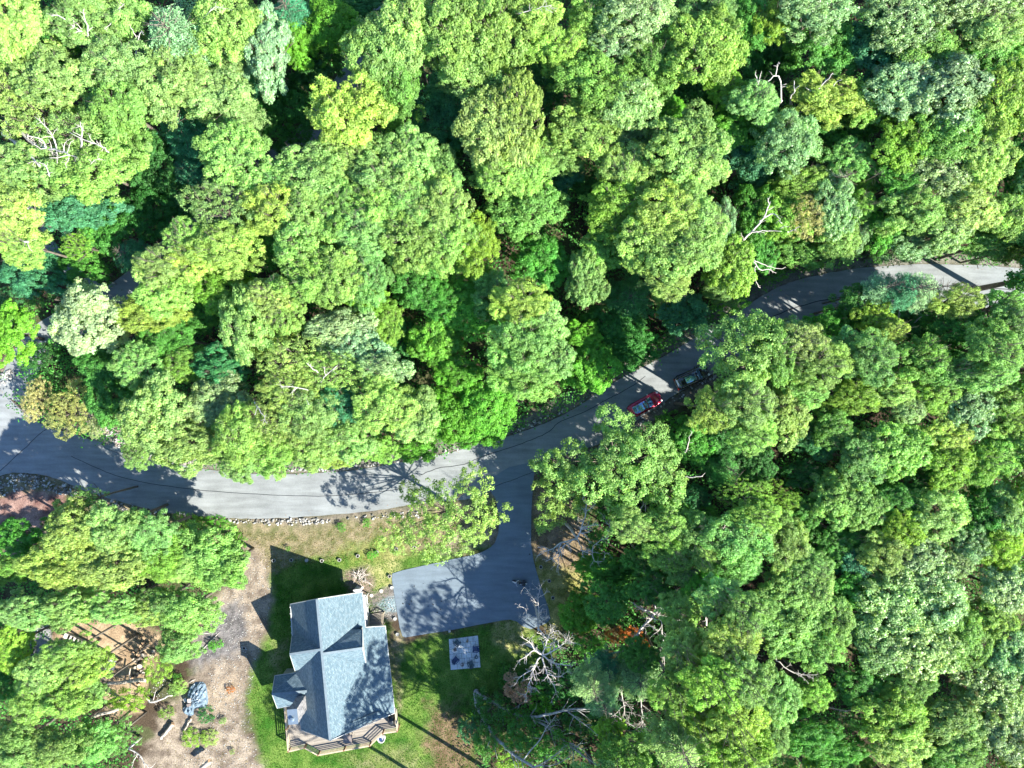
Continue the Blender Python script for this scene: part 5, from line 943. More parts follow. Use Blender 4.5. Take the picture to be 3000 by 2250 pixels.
# front steps and landing with rails, north-east corner
st = [PW('NE', x, y, z)-HW for x, y, z in [(388, 575, .2), (597, 540, .2), (585, 716, 1.1), (390, 752, 1.1)]]
m = MB(); n = 9
for i in range(n):
    a = st[0].lerp(st[3], (i+.5)/n); b_ = st[1].lerp(st[2], (i+.5)/n); m.bar(Vector((a.x, a.y, .15+.1*i)), Vector((b_.x, b_.y, .15+.1*i)), (st[3]-st[0]).to_2d().length/n*.93, .06)
steps = m.build('steps', M['boards'], house); uvproj(steps, lambda c_: (c_.x, c_.y))
m = MB()
for a, b_ in ((st[0], st[3]), (st[1], st[2])):
    for off in (0, .14):
        s_ = (st[1]-st[0]).normalized()*off*(1 if a is st[0] else -1); m.bar(Vector((a.x, a.y, .95))+s_, Vector((b_.x, b_.y, 1.85))+s_, .1, .05)
    m.box((a.x, a.y, .5), (.12, .12, 1.0)); m.box((b_.x, b_.y, .9), (.12, .12, 1.8))
m.build('step_rail', M['rail'], steps)
m = MB(); 
p0, p1 = PW('NE', 330, 340, 2.0)-HW, PW('NE', 360, 755, 2.0)-HW
m.bar(p0, p1, .22, .08); m.bar(p0-Vector((0, 0, 1.2)), p1-Vector((0, 0, 1.2)), .1, .06); m.bar(p0+Vector((-.5, 0, -1.3)), p1+Vector((-.5, 0, -1.3)), 1.0, .08)
for i in range(4):
    p = p0.lerp(p1, i/3); m.box((p.x, p.y, 1.0), (.13, .13, 2.0))
m.build('side_balcony', M['trim'], house)
tag(house, 'house with blue-grey shingled gable roofs, stone chimney and wraparound wooden deck', 'house')

# things on the deck
p = PW('DK', 700, 478, 1.65); e = empty('deck_table', (p.x, p.y, zf)); a = rz+.02
m = MB(); m.box((0, 0, .72), (1.12, 1.15, .05), -.1); tt_ = m.build('tabletop', M['brown'], e); bevel(tt_, .02)
for sx in (-1, 1):
    for sy in (-1, 1): m = MB(); m.box((sx*.48, sy*.48, .35), (.07, .07, .7), -.1); m.build('leg', M['brown'], e)
tag(e, 'square brown-grey table on the lower edge of the deck', 'table')
p = PW('DK', 1152, 280, 1.5); e = empty('covered_grill', (p.x, p.y, zf), rz-.05)
m = MB(); nseg = 12; 
secs = [(-.78, .22, .35), (-.7, .34, .5), (-.4, .4, .85), (0, .42, .95), (.45, .4, .9), (.7, .33, .55), (.78, .22, .4)]
vs_ = []
for y_, hw, ht in secs:
    for i in range(nseg+1):
        a = math.pi*i/nseg; vs_.append((hw*math.copysign(abs(math.cos(a))**.6, math.cos(a)), y_, .12+ht*abs(math.sin(a))**.5))
fs = [(j*(nseg+1)+i, j*(nseg+1)+i+1, (j+1)*(nseg+1)+i+1, (j+1)*(nseg+1)+i) for j in range(len(secs)-1) for i in range(nseg)]
fs += [tuple(range(nseg+1)), tuple(range((len(secs)-1)*(nseg+1), len(secs)*(nseg+1)))[::-1]]
m.add(vs_, fs); m.build('cover', M['black'], e, True); m = MB(); m.box((0, .02, .95), (.5, .05, .04)); m.box((.25, 0, .8), (.04, .7, .05)); m.build('handle', simple('dark_grey', (.06, .065, .07), .3), e)
for sx in (-.3, .3):
    for sy in (-.55, .55): m = MB(); m.box((sx, sy, .08), (.07, .07, .16)); m.build('foot', M['black'], e)
tag(e, 'black covered barbecue grill in the lower right corner of the deck', 'grill')
p = PW('DK', 1046, 480, .8); e = empty('round_tub', (p.x, p.y, 0)); m = MB(); m.ring((0, 0), .5, .4, 0, .85, 24); m.build('shell', M['white'], e, True); m = MB(); m.cyl((0, 0), .405, .5, .7, 24); m.build('lid', M['white'], e)
m = MB(); m.cyl((-.1, -.06), .24, .71, .74, 20); m.build('dark_opening', M['navy'], e); tag(e, 'round white tub with a dark blue opening outside the deck railing', 'tub')
# utility box and downpipe north of the house
p = PW('NE', 220, 250, 1.2); e = empty('utility_box', (p.x, p.y, 0), rz+.05); m = MB(); m.box((0, 0, .6), (.92, .5, 1.2)); bevel(m.build('cabinet', M['white'], e), .03); m = MB(); m.box((0, 0, 1.23), (.98, .56, .05)); m.build('lid', M['white'], e); tag(e, 'white utility box against the north end of the house', 'utility box')
for (x, y, lb) in [(362, 480, 'white lantern-like post beside the house steps')]:
    p = PW('NE', x, y, 1.6); e = empty('garden_post', (p.x, p.y, 0)); m = MB(); m.cyl((0, 0), .06, 0, 1.5, 10); m.build('post', M['white'], e); m = MB(); m.cyl((0, 0), .13, 1.45, 1.75, 10, .08); m.build('lantern', M['white'], e); tag(e, lb, 'post')
# ------------------------------------------------------------------ round planters / edging pots
def planter(f, x, y, label, r=.23, grp='round planters along the yard', dark=True, h=.3):
    p = PW(f, x, y, h); e = empty('round_planter', (p.x, p.y, 0)); m = MB(); m.ring((0, 0), r, r*.78, 0, h, 18); m.build('rim', M['concrete'], e)
    m = MB(); m.cyl((0, 0), r*.79, .05, h*(.55 if dark else .92), 18); m.build('soil' if dark else 'lid', M['soil'] if dark else M['concrete'], e); tag(e, label, 'planter', grp)
words = ['first', 'second', 'third', 'fourth', 'fifth', 'sixth', 'seventh', 'eighth', 'ninth']
for i, (x, y) in enumerate([(150, 1522), (303, 1518), (435, 1521), (567, 1525), (718, 1518), (877, 1483), (1040, 1450), (1211, 1425), (1366, 1410)]):
    planter('C1', x, y, f'small round grey planter, {words[i]} from the left in the row across the upper lawn', dark=i not in (2,))
planter('NE', 672, 42, 'round dark planter at the top left corner of the parking pad'); planter('NE', 703, 200, 'round stone planter on the left edge of the parking pad near the gravel', dark=False)
planter('NE', 748, 636, 'round grey planter between the house steps and the parking pad', dark=False); planter('NE', 780, 853, 'round grey planter at the lower left corner of the parking pad', dark=False)
planter('DR', 1608, 1035, 'dark round planter, upper of three right of the driveway'); planter('DR', 1690, 1170, 'dark round planter, middle of three right of the driveway'); planter('DR', 1725, 1335, 'dark round planter, lowest of three right of the driveway')
planter('HS', 40, 690, 'round grey ring on the gravel track left of the house')
def disc(f, x, y, r, label, mat, name='stepping_stone', h=.12, grp='pale rounds by the gable'):
    p = PW(f, x, y, h); m = MB(); m.cyl((0, 0), r, 0, h, 16, r*.92); o = m.build(name, mat); o.location = (p.x, p.y, 0); bevel(o, .02); tag(o, label, 'stepping stone', grp)
pl = simple('pale_stone', (.5, .45, .4), .85, noise=.15, nscale=4)
disc('NE', 225, 193, .2, 'small pale round stone above the white utility box', pl); disc('NE', 292, 197, .17, 'small pale round stone right of the white utility box', pl); disc('NE', 418, 310, .25, 'large pale round stone nearest the house corner', pl); disc('NE', 555, 247, .26, 'large pale round stone toward the parking pad', pl)
# brush heap by the gable
m = MB()
for i in range(60):
    p = PW('NE', 250+R.uniform(-70, 90), 30+R.uniform(-40, 60), R.uniform(.05, .4)); d = Vector((R.gauss(0, 1), R.gauss(0, 1), R.gauss(0, .15)))*.6; m.tube([p, p+d*.5+Vector((0, 0, .1)), p+d], [.03, .025, .01], 4)
tag(m.build('brush_pile', M['dead'], None, True, loc=PW('NE', 250, 30, 0)), 'small heap of grey sticks above the north gable of the house', 'brush pile')

# ------------------------------------------------------------------ patio with chairs
pc = [PW('PA', *p, .06) for p in [(115, 178), (795, 92), (858, 835), (160, 897)]]
e = empty('patio', (pc[0]+pc[2])/2*Vector((1, 1, 0)).length*0 + Vector(((pc[0].x+pc[2].x)/2, (pc[0].y+pc[2].y)/2, 0)))
n = 6
def bil(u, v): return pc[0].lerp(pc[1], u).lerp(pc[3].lerp(pc[2], u), v)
for i in range(n):
    off = .08 if i % 2 else -.02
    us = [0]+[max(0, min(1, (j+off*n*.8)/n)) for j in range(1, n)]+[1]
    m = MB()
    for j in range(n):
        u0, u1, v0, v1 = us[j]+.004, us[j+1]-.004, i/n+.004, (i+1)/n-.004; wob = R.uniform(-.012, .004) if j == 0 else 0
        zt = .06+R.uniform(-.006, .006); q = [bil(u0+wob, v0), bil(u1, v0), bil(u1, v1), bil(u0+wob, v1)]
        m.prism([(p.x-e.location.x, p.y-e.location.y) for p in q][::-1], .0, zt)
    o = m.build('paver_row', M['paver'], e)
m = MB(); m.prism([(p.x-e.location.x, p.y-e.location.y) for p in pc][::-1], .003, .035); m.build('joint_bed', M['soil'], e)
tag(e, 'square patio of pale blue-grey pavers on the lawn', 'patio')
def adirondack(f, x, y, face, mat, label):
    p = PW(f, x, y, .35); e = empty('garden_chair', (p.x, p.y, .062), face)      # chair faces local +X
    m = MB()
    for i in range(6): m.box((.30-.1*i, 0, .36-.025*i), (.085, .52, .025))
    m.build('seat', M[mat], e)
    m = MB()
    for i in range(5):
        yy = -.22+.11*i; hh = .62-.05*abs(i-2); m.bar(Vector((-.24, yy, .26)), Vector((-.24-hh*.5, yy, .26+hh*.9)), .095, .025)
    m.bar(Vector((-.42, -.28, .6)), Vector((-.42, .28, .6)), .05, .05); m.build('backrest', M[mat], e)
    for s in (-1, 1):
        m = MB(); m.box((.0, s*.34, .56), (.72, .12, .03)); m.build('armrest', M[mat], e)
        m = MB(); m.box((.27, s*.3, .275), (.1, .05, .55)); m.build('leg', M[mat], e)
        m = MB(); m.bar(Vector((-.62, s*.27, .03)), Vector((.3, s*.27, .36)), .04, .1); m.build('leg', M[mat], e)
    tag(e, label, 'garden chair', 'garden chairs on the patio')
adirondack('PA', 320, 270, math.radians(-38), 'teal', 'slatted grey garden chair at the upper left of the patio')
adirondack('PA', 735, 405, math.radians(178), 'navy', 'navy blue garden chair at the right edge of the patio')
adirondack('PA', 280, 655, math.radians(48), 'navy', 'navy blue garden chair at the lower left of the patio')
adirondack('PA', 625, 745, math.radians(113), 'teal', 'slate blue garden chair at the bottom of the patio')
def side_table(f, x, y, mat, label, items):
    p = PW(f, x, y, .4); e = empty('side_table', (p.x, p.y, .062)); m = MB(); m.cyl((0, 0), .24, .37, .41, 20); m.build('tabletop', M[mat], e)
    m = MB(); m.cyl((0, 0), .04, .02, .37, 8); m.cyl((0, 0), .15, 0, .03, 14); m.build('stand', M['black'], e)
    for (a, b_, r, h, mt) in items: m = MB(); m.cyl((a, b_), r, .41, .41+h, 10); m.build('ornament', M[mt], e)
    tag(e, label, 'side table', 'small round tables on the patio')
side_table('PA', 263, 422, 'brown', 'small round dark table left on the patio between two chairs', [(0, 0, .1, .04, 'black')])
side_table('PA', 752, 597, 'teal', 'small round table at the right of the patio with pale objects', [(.05, .05, .06, .06, 'white'), (-.08, -.05, .05, .05, 'black')])
side_table('PA', 432, 775, 'brown', 'small round table at the bottom left of the patio', [(.06, -.04, .07, .05, 'black'), (-.07, .07, .06, .05, 'white')])
p = PW('PA', 545, 225, .4); e = empty('potted_plant', (p.x, p.y, .062)); m = MB(); m.cyl((0, 0), .13, 0, .3, 14, .18); m.build('pot', M['concrete'], e); m = MB()
for i in range(26):
    a = R.random()*6.28; r_ = R.uniform(.1, .3); m.tube([(0, 0, .28), (r_*.6*math.cos(a), r_*.6*math.sin(a), .5), (r_*math.cos(a), r_*math.sin(a), .45)], [.02, .02, .008], 4)
m.build('foliage', simple('dry_plant', (.3, .24, .18), .8, noise=.3), e); tag(e, 'withered potted plant at the top of the patio', 'plant pot')
m = MB(); m.box((0, 0, .08), (.3, .3, .16), .2); o = m.build('white_block', M['concrete']); o.location = tuple(PW('E', 228, 165, 0)); tag(o, 'small white block on the lawn edge by the parking pad', 'block')

# ------------------------------------------------------------------ cars
def loft(secs, n=24, power=4.):
    """secs: (x, halfwidth, z0, z1, p)"""
    vs_ = []
    for x, w, z0, z1, pw in secs:
        for i in range(n):
            a = 2*math.pi*i/n; ca, sa = math.cos(a), math.sin(a)
            vs_.append((x, w*math.copysign(abs(ca)**(2/pw), ca), (z0+z1)/2+(z1-z0)/2*math.copysign(abs(sa)**(2/pw), sa)))
    m = len(secs); fs = [(j*n+i, j*n+(i+1) % n, (j+1)*n+(i+1) % n, (j+1)*n+i) for j in range(m-1) for i in range(n)] + [tuple(range(n))[::-1], tuple(range((m-1)*n, m*n))]
    return vs_, fs
def patch(pts, z_fn, n=6):
    """quad patch with corners pts (x,y) following height function"""
    a, b_, c_, d = [Vector(p) for p in pts]; vs_ = []
    for i in range(n+1):
        for j in range(n+1):
            u, v = i/n, j/n; q = a.lerp(b_, u).lerp(d.lerp(c_, u), v); vs_.append((q.x, q.y, z_fn(q.x, q.y)))
    fs = [(i*(n+1)+j, i*(n+1)+j+1, (i+1)*(n+1)+j+1, (i+1)*(n+1)+j) for i in range(n) for j in range(n)]
    return vs_, fs
def make_car(name, loc, rz, paint, label, suv):
    e = empty(name, loc, rz); L2 = 2.35 if not suv else 2.38; Wd = .93 if not suv else .96; bz = .98 if suv else .84; rt = 1.74 if suv else 1.42
    secs = [(-L2, Wd*.62, .42, bz*.86, 5), (-L2+.07, Wd*.82, .33, bz*.96, 5), (-L2+.28, Wd*.95, .27, bz*1.02, 5), (-L2+.9, Wd, .24, bz*1.03, 5), (0, Wd, .24, bz*1.0, 5), (L2-1.15, Wd*.99, .24, bz*.99, 5), (L2-.5, Wd*.93, .27, bz*.9, 4.5), (L2-.2, Wd*.82, .3, bz*.8, 4), (L2-.04, Wd*.62, .34, bz*.68, 4), (L2, Wd*.5, .38, bz*.6, 4)]
    m = MB(); m.add(*loft(secs, 28)); m.build('body', M[paint], e, True)
    # cabin : windscreen base .95, roof from .25 to -1.2 (coupe) / -1.85 (suv)
    if suv: cs = [(-L2+.12, .74, .85, bz+.02, 5), (-L2+.3, .76, .8, rt-.1, 5), (-L2+.6, .77, .8, rt, 5), (-.2, .77, .8, rt+.02, 5), (.35, .75, .8, rt-.02, 5), (.62, .73, .8, rt-.12, 5), (1.25, .72, .75, bz-.02, 5)]
    else: cs = [(-L2+.35, .6, .7, bz+.02, 4), (-1.5, .68, .7, bz+.2, 4), (-1.0, .7, .7, rt-.08, 4.5), (-.5, .7, .7, rt, 5), (.0, .7, .7, rt-.01, 5), (.25, .7, .7, rt-.08, 5), (1.05, .72, .7, bz-.04, 4)]
    m = MB(); m.add(*loft(cs, 28)); m.build('cabin', M['blackpaint'] if suv else M[paint], e, True)
    def zc(x, y):
        for (x0, w0, a0, t0, p0), (x1, w1, a1, t1, p1) in zip(cs[:-1], cs[1:]):
            if x0 <= x <= x1:
                k = (x-x0)/(x1-x0); w = w0+(w1-w0)*k; t = t0+(t1-t0)*k; a = a0+(a1-a0)*k; pw = p0+(p1-p0)*k
                yy = min(abs(y)/w, .98); return (t+a)/2+(t-a)/2*(1-yy**pw)**(1/pw)+.012
        return bz
    def glass(nm, pts, mt='carglass'): mm = MB(); mm.add(*patch(pts, zc, 8)); return mm.build(nm, M[mt], e, True)
    if suv:
        glass('windscreen', [(1.18, -.6), (1.18, .6), (.58, .62), (.58, -.62)]); glass('sunroof', [(.25, -.43), (.25, .43), (-1.15, .43), (-1.15, -.43)]); glass('rear_window', [(-L2+.27, -.55), (-L2+.27, .55), (-L2+.16, .55), (-L2+.16, -.55)])
        m = MB(); m.add(*patch([(.29, -.47), (.29, .47), (.25, .47), (.25, -.47)], lambda x, y: zc(x, y)+.004, 3)); m.build('sunroof_trim', M['tan'], e)
        for s in (-1, 1):
            m = MB(); pts = [Vector((.35-.22*i, s*.66, rt+.045)) for i in range(11)]; pts[0].z -= .06; pts[-1].z -= .06; m.tube(pts, .025, 6); m.build('roof_rail', M['tan'], e, True)
    else:
        glass('windscreen', [(1.0, -.6), (1.0, .6), (.28, .58), (.28, -.58)]); glass('glass_roof', [(.2, -.55), (.2, .55), (-.25, .55), (-.25, -.55)]); glass('rear_window', [(-.33, -.55), (-.33, .55), (-1.75, .5), (-1.75, -.5)])
        for s in (-1, 1):
            m = MB(); m.tube([Vector((L2-.75+.45*i/5-.25, s*(.5+.0*i), bz*.96-.03*i/5+.02)) for i in range(6)], .018, 5); m.build('hood_crease', M[paint], e, True)
    for s in (-1, 1):
        m = MB(); yy = Wd*.995; zlo = bz+.05; ztp = rt-.16
        m.add([(.85, s*.735, bz+.03), (-1.2 if not suv else -1.9, s*.73, bz+.05), (-1.0 if not suv else -1.8, s*.715, ztp), (.2 if not suv else .45, s*.715, ztp)], [(0, 1, 2, 3)]); m.build('side_window', M['carglass'], e)
        m = MB(); m.box((.78, s*(Wd+.1), bz+.08), (.16, .2, .13)); bevel(m.build('mirror', M['chrome'] if not suv else M[paint], e), .04)
        m = MB(); m.box((L2-.22, s*Wd*.66, bz*.78), (.3, .26, .12), -s*.45); bevel(m.build('headlight', M['lampclear'], e), .04)
        m = MB(); m.box((-L2+.06, s*Wd*.64, bz*.9), (.12, .36, .14), s*.25); bevel(m.build('tail_light', M['lampred'], e), .03)
        for x_ in (-1.38, 1.42):
            m = MB(); ring = [(.33*math.cos(2*math.pi*i/20), .33*math.sin(2*math.pi*i/20)) for i in range(20)]
            m.add([(x_+a, s*(Wd-.2), .34+b_) for a, b_ in ring]+[(x_+a, s*(Wd+.01), .34+b_) for a, b_ in ring], [(i, (i+1) % 20, (i+1) % 20+20, i+20) for i in range(20)]+[tuple(range(20))[::-1], tuple(range(20, 40))])
            wh = m.build('wheel', M['tyre'], e); m = MB(); m.add([(x_+a*.62, s*(Wd+.015), .34+b_*.62) for a, b_ in ring]+[(x_+a*.2, s*(Wd+.03), .34+b_*.2) for a, b_ in ring], [(i, (i+1) % 20, (i+1) % 20+20, i+20) for i in range(20)]+[tuple(range(20, 40))]); m.build('rim', M['chrome'], wh)
    tag(e, label, 'car'); return e
p = PW('CA', 775, 1022, .8); make_car('parked_car', (p.x, p.y, .05), math.radians(29), 'redpaint', 'dark red car with black glass roof parked on the lower road edge', False)
p = PW('CA', 1535, 580, .9); make_car('parked_car', (p.x, p.y, .05), math.radians(25), 'blackpaint', 'black sport utility car with sunroof and tan roof rails, parked ahead of the red car', True)

# ------------------------------------------------------------------ motorcycle on the driveway
p = W(1523, 1706, .4); e = empty('motorcycle', (p.x, p.y, .06), math.radians(172))
def wheel(x_, r):
    m = MB(); n = 20; k = []
    for dy, rr_ in ((-.06, r*.8), (-.06, r*.95), (0, r), (.06, r*.95), (.06, r*.8)): k += [(x_+rr_*math.cos(2*math.pi*i/n), dy, r+rr_*math.sin(2*math.pi*i/n)) for i in range(n)]
    m.add(k, [(j*n+i, j*n+(i+1) % n, ((j+1) % 5)*n+(i+1) % n, ((j+1) % 5)*n+i) for j in range(5) for i in range(n)]); w_ = m.build('wheel', M['tyre'], e, True)
    m = MB(); m.add([(x_+r*.8*math.cos(2*math.pi*i/n), .03, r+r*.8*math.sin(2*math.pi*i/n)) for i in range(n)], [tuple(range(n))]); m.build('rim', M['chrome'], w_)
wheel(.75, .3); wheel(-.62, .3)
m = MB(); m.add(*loft([(-.05, .1, .62, .78, 3), (.05, .17, .6, .88, 3), (.3, .17, .62, .92, 3), (.42, .08, .66, .86, 3)], 14)); m.build('fuel_tank', M['blackpaint'], e, True)
m = MB(); m.add(*loft([(-.75, .1, .62, .7, 3), (-.6, .17, .6, .76, 3), (-.2, .16, .58, .74, 3), (-.02, .1, .62, .74, 3)], 14)); m.build('seat', M['black'], e, True)
m = MB(); m.tube([(.1, .42, .98), (.35, .34, 1.02), (.5, .12, .98), (.5, -.12, .98), (.35, -.34, 1.02), (.1, -.42, .98)], .025, 8); m.build('handlebar', M['chrome'], e, True)
m = MB(); m.cyl((.66, 0), .12, .76, .9, 14, .1); m.build('headlight', M['white'], e)
m = MB(); m.box((.15, 0, .42), (.5, .42, .32)); bevel(m.build('engine', simple('engine_alloy', (.3, .26, .22), .4, metal=.7, noise=.3), e), .05)
m = MB(); m.tube([(.2, .22, .3), (-.3, .25, .28), (-.8, .27, .34)], [.035, .045, .055], 8); m.build('exhaust', M['chrome'], e, True)
for s in (-1, 1): m = MB(); m.box((-.52, s*.28, .55), (.42, .2, .3)); bevel(m.build('pannier', M['black'], e), .04)
m = MB(); m.add(*loft([(-.98, .06, .5, .58, 3), (-.85, .1, .55, .68, 3), (-.5, .09, .6, .7, 3)], 10)); m.build('rear_fender', M['white'], e, True)
m = MB(); m.add(*loft([(.5, .05, .6, .66, 3), (.8, .09, .6, .68, 3), (1.02, .06, .45, .55, 3)], 10)); m.build('front_fender', M['white'], e, True)
m = MB(); m.tube([(.75, .1, .3), (.5, .12, .95)], .025, 6); m.tube([(.75, -.1, .3), (.5, -.12, .95)], .025, 6); m.build('fork', M['chrome'], e, True)
tag(e, 'small black motorcycle with chrome handlebar standing on the driveway', 'motorcycle')
# dark clods and leaves on the asphalt
m = MB()
for (x, y) in [(545, 1337), (640, 1362), (555, 1392), (563, 1396), (590, 1400), (516, 1410), (348, 1360), (352, 1368), (632, 1442), (598, 1472), (645, 1512), (265, 1285), (262, 1308), (290, 1345), (268, 1385), (318, 1388), (330, 1392), (376, 1222), (380, 1215), (460, 1190), (693, 1183), (1500, 905), (715, 1175)]:
    p = PW('DR', x+R.uniform(-3, 3), y+R.uniform(-3, 3), 0); r_ = R.uniform(.06, .14); m.add([(p.x+r_*math.cos(a)*R.uniform(.6, 1.2), p.y+r_*math.sin(a)*R.uniform(.5, 1.1), .06) for a in [i*math.pi/3 for i in range(6)]]+[(p.x, p.y, .09)], [(i, (i+1) % 6, 6) for i in range(6)])
o = m.build('dark_clods', M['black']); o['kind'] = 'stuff'; tag(o, 'scattered dark clods on the left half of the parking pad', 'debris')
n = 1500; q = scatter_poly(w2([p for p in road_up[2:]]+[p for p in road_lo[2:]][::-1]), n); d1 = np.minimum(linedist(q[:, 0], q[:, 1], lo), linedist(q[:, 0], q[:, 1], up)); q = q[d1 < rng.exponential(.35, n)]
c = np.concatenate([q, np.full((len(q), 1), .075)], 1); nn = rng.normal(0, .2, c.shape); nn[:, 2] += 1; ln = rng.uniform(.08, .18, len(q))
o = link('fallen_leaves', leafmesh('fallen_leaves', c, nn, ln, ln*.6, rng.uniform(.6, 1.4, len(q)), rng.random(len(q))), M['leaf']); o.color = (.3, .16, .07, 1); o['kind'] = 'stuff'; tag(o, 'brown fallen leaves scattered along the road edges', 'leaves')

# ------------------------------------------------------------------ woodpile and oddments at the lower left
wood = [(1140, 268, 19, 'round bright-cut firewood, uppermost of the pile'), (1075, 338, 18, 'tan-cut firewood round at the upper left of the pile'), (1085, 375, 22, 'grey firewood round under the tan-cut one'), (1210, 378, 22, 'grey firewood round at the right end of the pile'), (1155, 387, 19, 'dark firewood round left of the right-end one'),
        (1130, 372, 17, 'small dark firewood round mid pile'), (1103, 407, 19, 'dark-faced firewood round near the pile centre'), (1160, 415, 15, 'brownish small firewood round right of centre'), (1143, 438, 13, 'tiny pale-cut firewood round below centre'), (1082, 437, 18, 'reddish firewood round left of centre'), (1100, 470, 26, 'large dark firewood round in the middle of the pile'),
        (1055, 425, 22, 'large grey-barked firewood round at the left of the pile'), (1045, 360, 14, 'pale grey firewood round at the left rim'), (1092, 517, 14, 'ring-cut firewood round in the lower pile'), (1062, 500, 16, 'brown firewood round in the lower left pile'), (1050, 545, 15, 'grey-brown firewood round above the pale log'), (1030, 580, 14, 'pale-cut firewood round touching the pale log'),
        (1085, 552, 15, 'pale split firewood round in the bottom row'), (1125, 520, 17, 'dark firewood round at the lower right'), (1130, 545, 14, 'grey split firewood round at the lower right rim'), (1160, 572, 13, 'pale firewood round at the right of the bottom row'), (1098, 300, 16, 'yellowish split firewood round near the top'), (1070, 575, 13, 'white-cut firewood round second in the bottom row'), (1230, 345, 17, 'dark firewood round at the upper right rim'), (1095, 660, 15, 'reddish firewood round below the pale log')]
for x, y, r_, lb in wood:
    rr_ = S(r_/3.173); h = R.uniform(.25, .8); p = PW('WD', x, y, h); e = empty('firewood_round', (p.x, p.y, 0)); tx, ty = R.uniform(-.35, .35), R.uniform(-.35, .35)
    e.rotation_euler = (tx, ty, R.random()*6); m = MB(); m.cyl((0, 0), rr_*1.03, 0, h, 12, rr_); m.build('bark', M['log'], e, False); m = MB(); m.cyl((0, 0), rr_*.9, h-.01, h+.012, 12); m.build('cut_face', M['wood_cut'] if any(k in lb for k in ('bright', 'tan', 'pale', 'yellow', 'white', 'ring', 'reddish')) else M['palelog'], e)
    tag(e, lb, 'firewood', 'firewood rounds in the pile')
log('WD', (1200, 275), (1105, 350), .5, .2, 'short grey-barked log on the upper right of the woodpile', 'log')
def slat_chair(f, x, y, rz_, label):
    p = PW(f, x, y, .4); e = empty('white_bench', (p.x, p.y, 0), rz_)
    m = MB(); [m.box((-.3+.2*i, 0, .42), (.15, 1.3, .03)) for i in range(4)]; m.build('seat', M['white'], e); m = MB(); [m.box((-.45, -.55+.22*i, .65), (.03, .13, .5)) for i in range(6)]; m.box((-.45, 0, .9), (.05, 1.3, .08)); m.build('backrest', M['white'], e)
    for sx in (-.4, .3):
        for sy in (-.6, .6): m = MB(); m.box((sx, sy, .2), (.08, .08, .42)); m.build('leg', M['white'], e)
    for sy in (-.66, .66): m = MB(); m.box((-.05, sy, .62), (.7, .09, .04)); m.build('armrest', M['white'], e)
    tag(e, label, 'bench')
slat_chair('WD', 855, 470, math.radians(-22), 'white slatted bench on the tan clearing left of the woodpile')
p = PW('WD', 935, 350, 1.0); e = empty('metal_rack', (p.x, p.y, 0), math.radians(30)); m = MB(); m.bar((-.5, 0, 1), (.5, 0, 1), .08, .08); m.build('top_bar', M['black'], e)
for s in (-.45, .45): m = MB(); m.bar((s, 0, 1), (s+.1, -.05, 0), .05, .05); m.build('leg', M['black'], e)
m = MB(); m.bar((.45, 0, .97), (.5, -.9, .05), .05, .05); m.bar((-.45, 0, .97), (-.3, -.9, .05), .05, .05); m.build('brace', M['black'], e); tag(e, 'black metal rack standing on the tan clearing above the white bench', 'rack')
p = PW('WD', 1050, 220, 1.0); e = empty('frame_shadow_lattice', (p.x, p.y, 0), math.radians(-28)); m = MB()  # dark bars stand in for a metal frame and its lattice shadow
for i in range(7): m.bar((-.75+.25*i, -.35, .1), (-.75+.25*i, -.35, .8), .03, .03); m.bar((-.75+.25*i, .35, .1), (-.75+.25*i, .35, .8), .03, .03); m.bar((-.75+.25*i, -.35, .1), (-.75+.25*i, .35, .1), .03, .03)
m.build('lattice_bars', M['black'], e); m = MB()
for s in (-.35, .35):
    for z_ in (.1, .45, .8): m.bar((-.75, s, z_), (.75, s, z_), .04, .04)
m.build('frame', M['black'], e); tag(e, 'metal frame and shadow built as dark cart at the top of the woodpile', 'lattice')
# low stone wall piece and stone step strip under the trees
m = MB()
for i in range(9): p = PW('WD', 118+R.uniform(-3, 3), 200+i*28, .2); m.box((p.x, p.y, .2), (.42, .75, .4), R.uniform(-.1, .1))
o = m.build('stone_edging', M['chimney'], None, loc=PW('WD', 118, 300, 0)); tag(o, 'low dry stone edging beside the grey path at the lower left', 'wall')
m = MB()
for i in range(6): p = PW('WD', 440+i*34, 200+i*16, .2); m.box((p.x, p.y, .22), (.8, .7, .44), -.45+R.uniform(-.1, .1))
o = m.build('stone_wall', pl, None, loc=PW('WD', 520, 240, 0)); tag(o, 'pale low stone wall showing between the lime trees at lower left', 'wall')
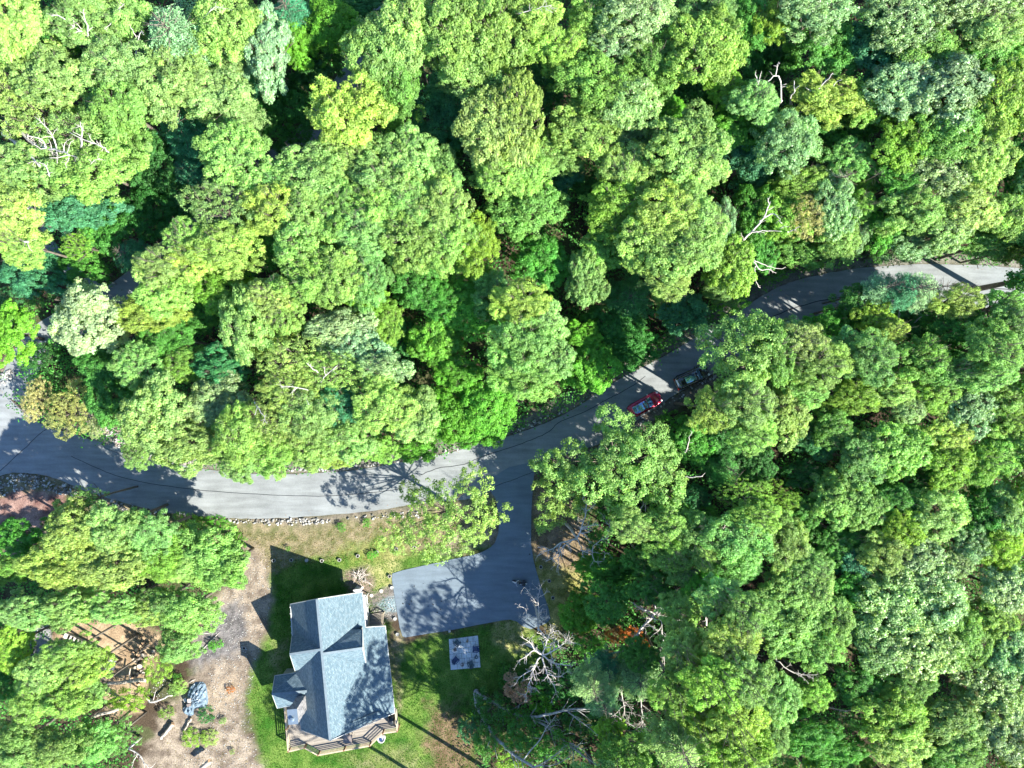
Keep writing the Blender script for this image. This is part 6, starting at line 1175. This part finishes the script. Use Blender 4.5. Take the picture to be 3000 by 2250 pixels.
# tarp heap
out = [(650, 150), (690, 160), (712, 205), (722, 270), (727, 340), (705, 395), (640, 400), (600, 410), (590, 460), (545, 468), (500, 440), (490, 400), (530, 350), (535, 280), (550, 210), (590, 170)]
ow = [PW('TP', x, y, .1) for x, y in out]; ce = PW('TP', 615, 310, 0); n = len(ow); vs_ = []; K = 14; rr = random.Random(9)
ow = [Vector(p) for p in smooth_line([tuple(p) for p in ow]+[tuple(ow[0])], 3)[:-1]]; n = len(ow)
for k in range(K+1):
    t_ = k/K
    for i, p in enumerate(ow):
        q = ce.lerp(p, t_); h = .9*(1-t_**2.2)+.12*math.sin(i*1.7+t_*9)*(t_ > .1)+.10*math.sin(i*.9-t_*14)+rr.uniform(-.05, .05); vs_.append((q.x-ce.x+rr.uniform(-.04, .04), q.y-ce.y+rr.uniform(-.04, .04), max(.02, h if k < K else .03)))
fs = [(k*n+i, k*n+(i+1) % n, (k+1)*n+(i+1) % n, (k+1)*n+i) for k in range(K) for i in range(n)]
e = empty('tarp_heap', ce); m = MB(); m.add(vs_, fs); m.build('tarp', M['tarp'], e)
tag(e, 'heap covered by a crumpled blue-grey tarpaulin on the dirt', 'tarpaulin')
for (x, y, a, lb) in [(508, 327, .5, 'white block leaning at the left side of the tarp heap'), (565, 313, .1, 'pale block weighing down the tarp heap')]:
    p = PW('TP', x, y, .6); m = MB(); m.box((0, 0, 0), (.42, .5, .22), a); o = m.build('block', pl); o.location = (p.x, p.y, .35 if x < 540 else .95); bevel(o, .03); tag(o, lb, 'block', 'blocks on the tarp heap')
m = MB(); m.box((0, 0, .2), (.5, .4, .35), .3); o = m.build('brown_box', M['brown']); o.location = tuple(PW('TP', 555, 360, .85)-Vector((0, 0, .1))); bevel(o, .03); tag(o, 'brown-grey crate lying on the lower left of the tarp heap', 'crate')
# blue scrap and dark oddments
m = MB(); m.box((0, 0, 0), (.35, .3, .1), .5); o = m.build('blue_scrap', simple('blue_plastic', (.02, .25, .5), .4)); o.location = tuple(PW('D0', 1212, 145, 1.0)); o.location.z = .1; tag(o, 'small bright blue scrap under the lime trees', 'scrap')
m = MB(); m.cyl((0, 0), .2, 0, .3, 12, .26); o = m.build('terracotta_pot', M['orange']); o.location = tuple(PW('WD', 600, 300, .3)*Vector((1, 1, 0)).length*0+PW('WD', 600, 300, .0)); tag(o, 'small terracotta pot near the pale low stone wall', 'pot')
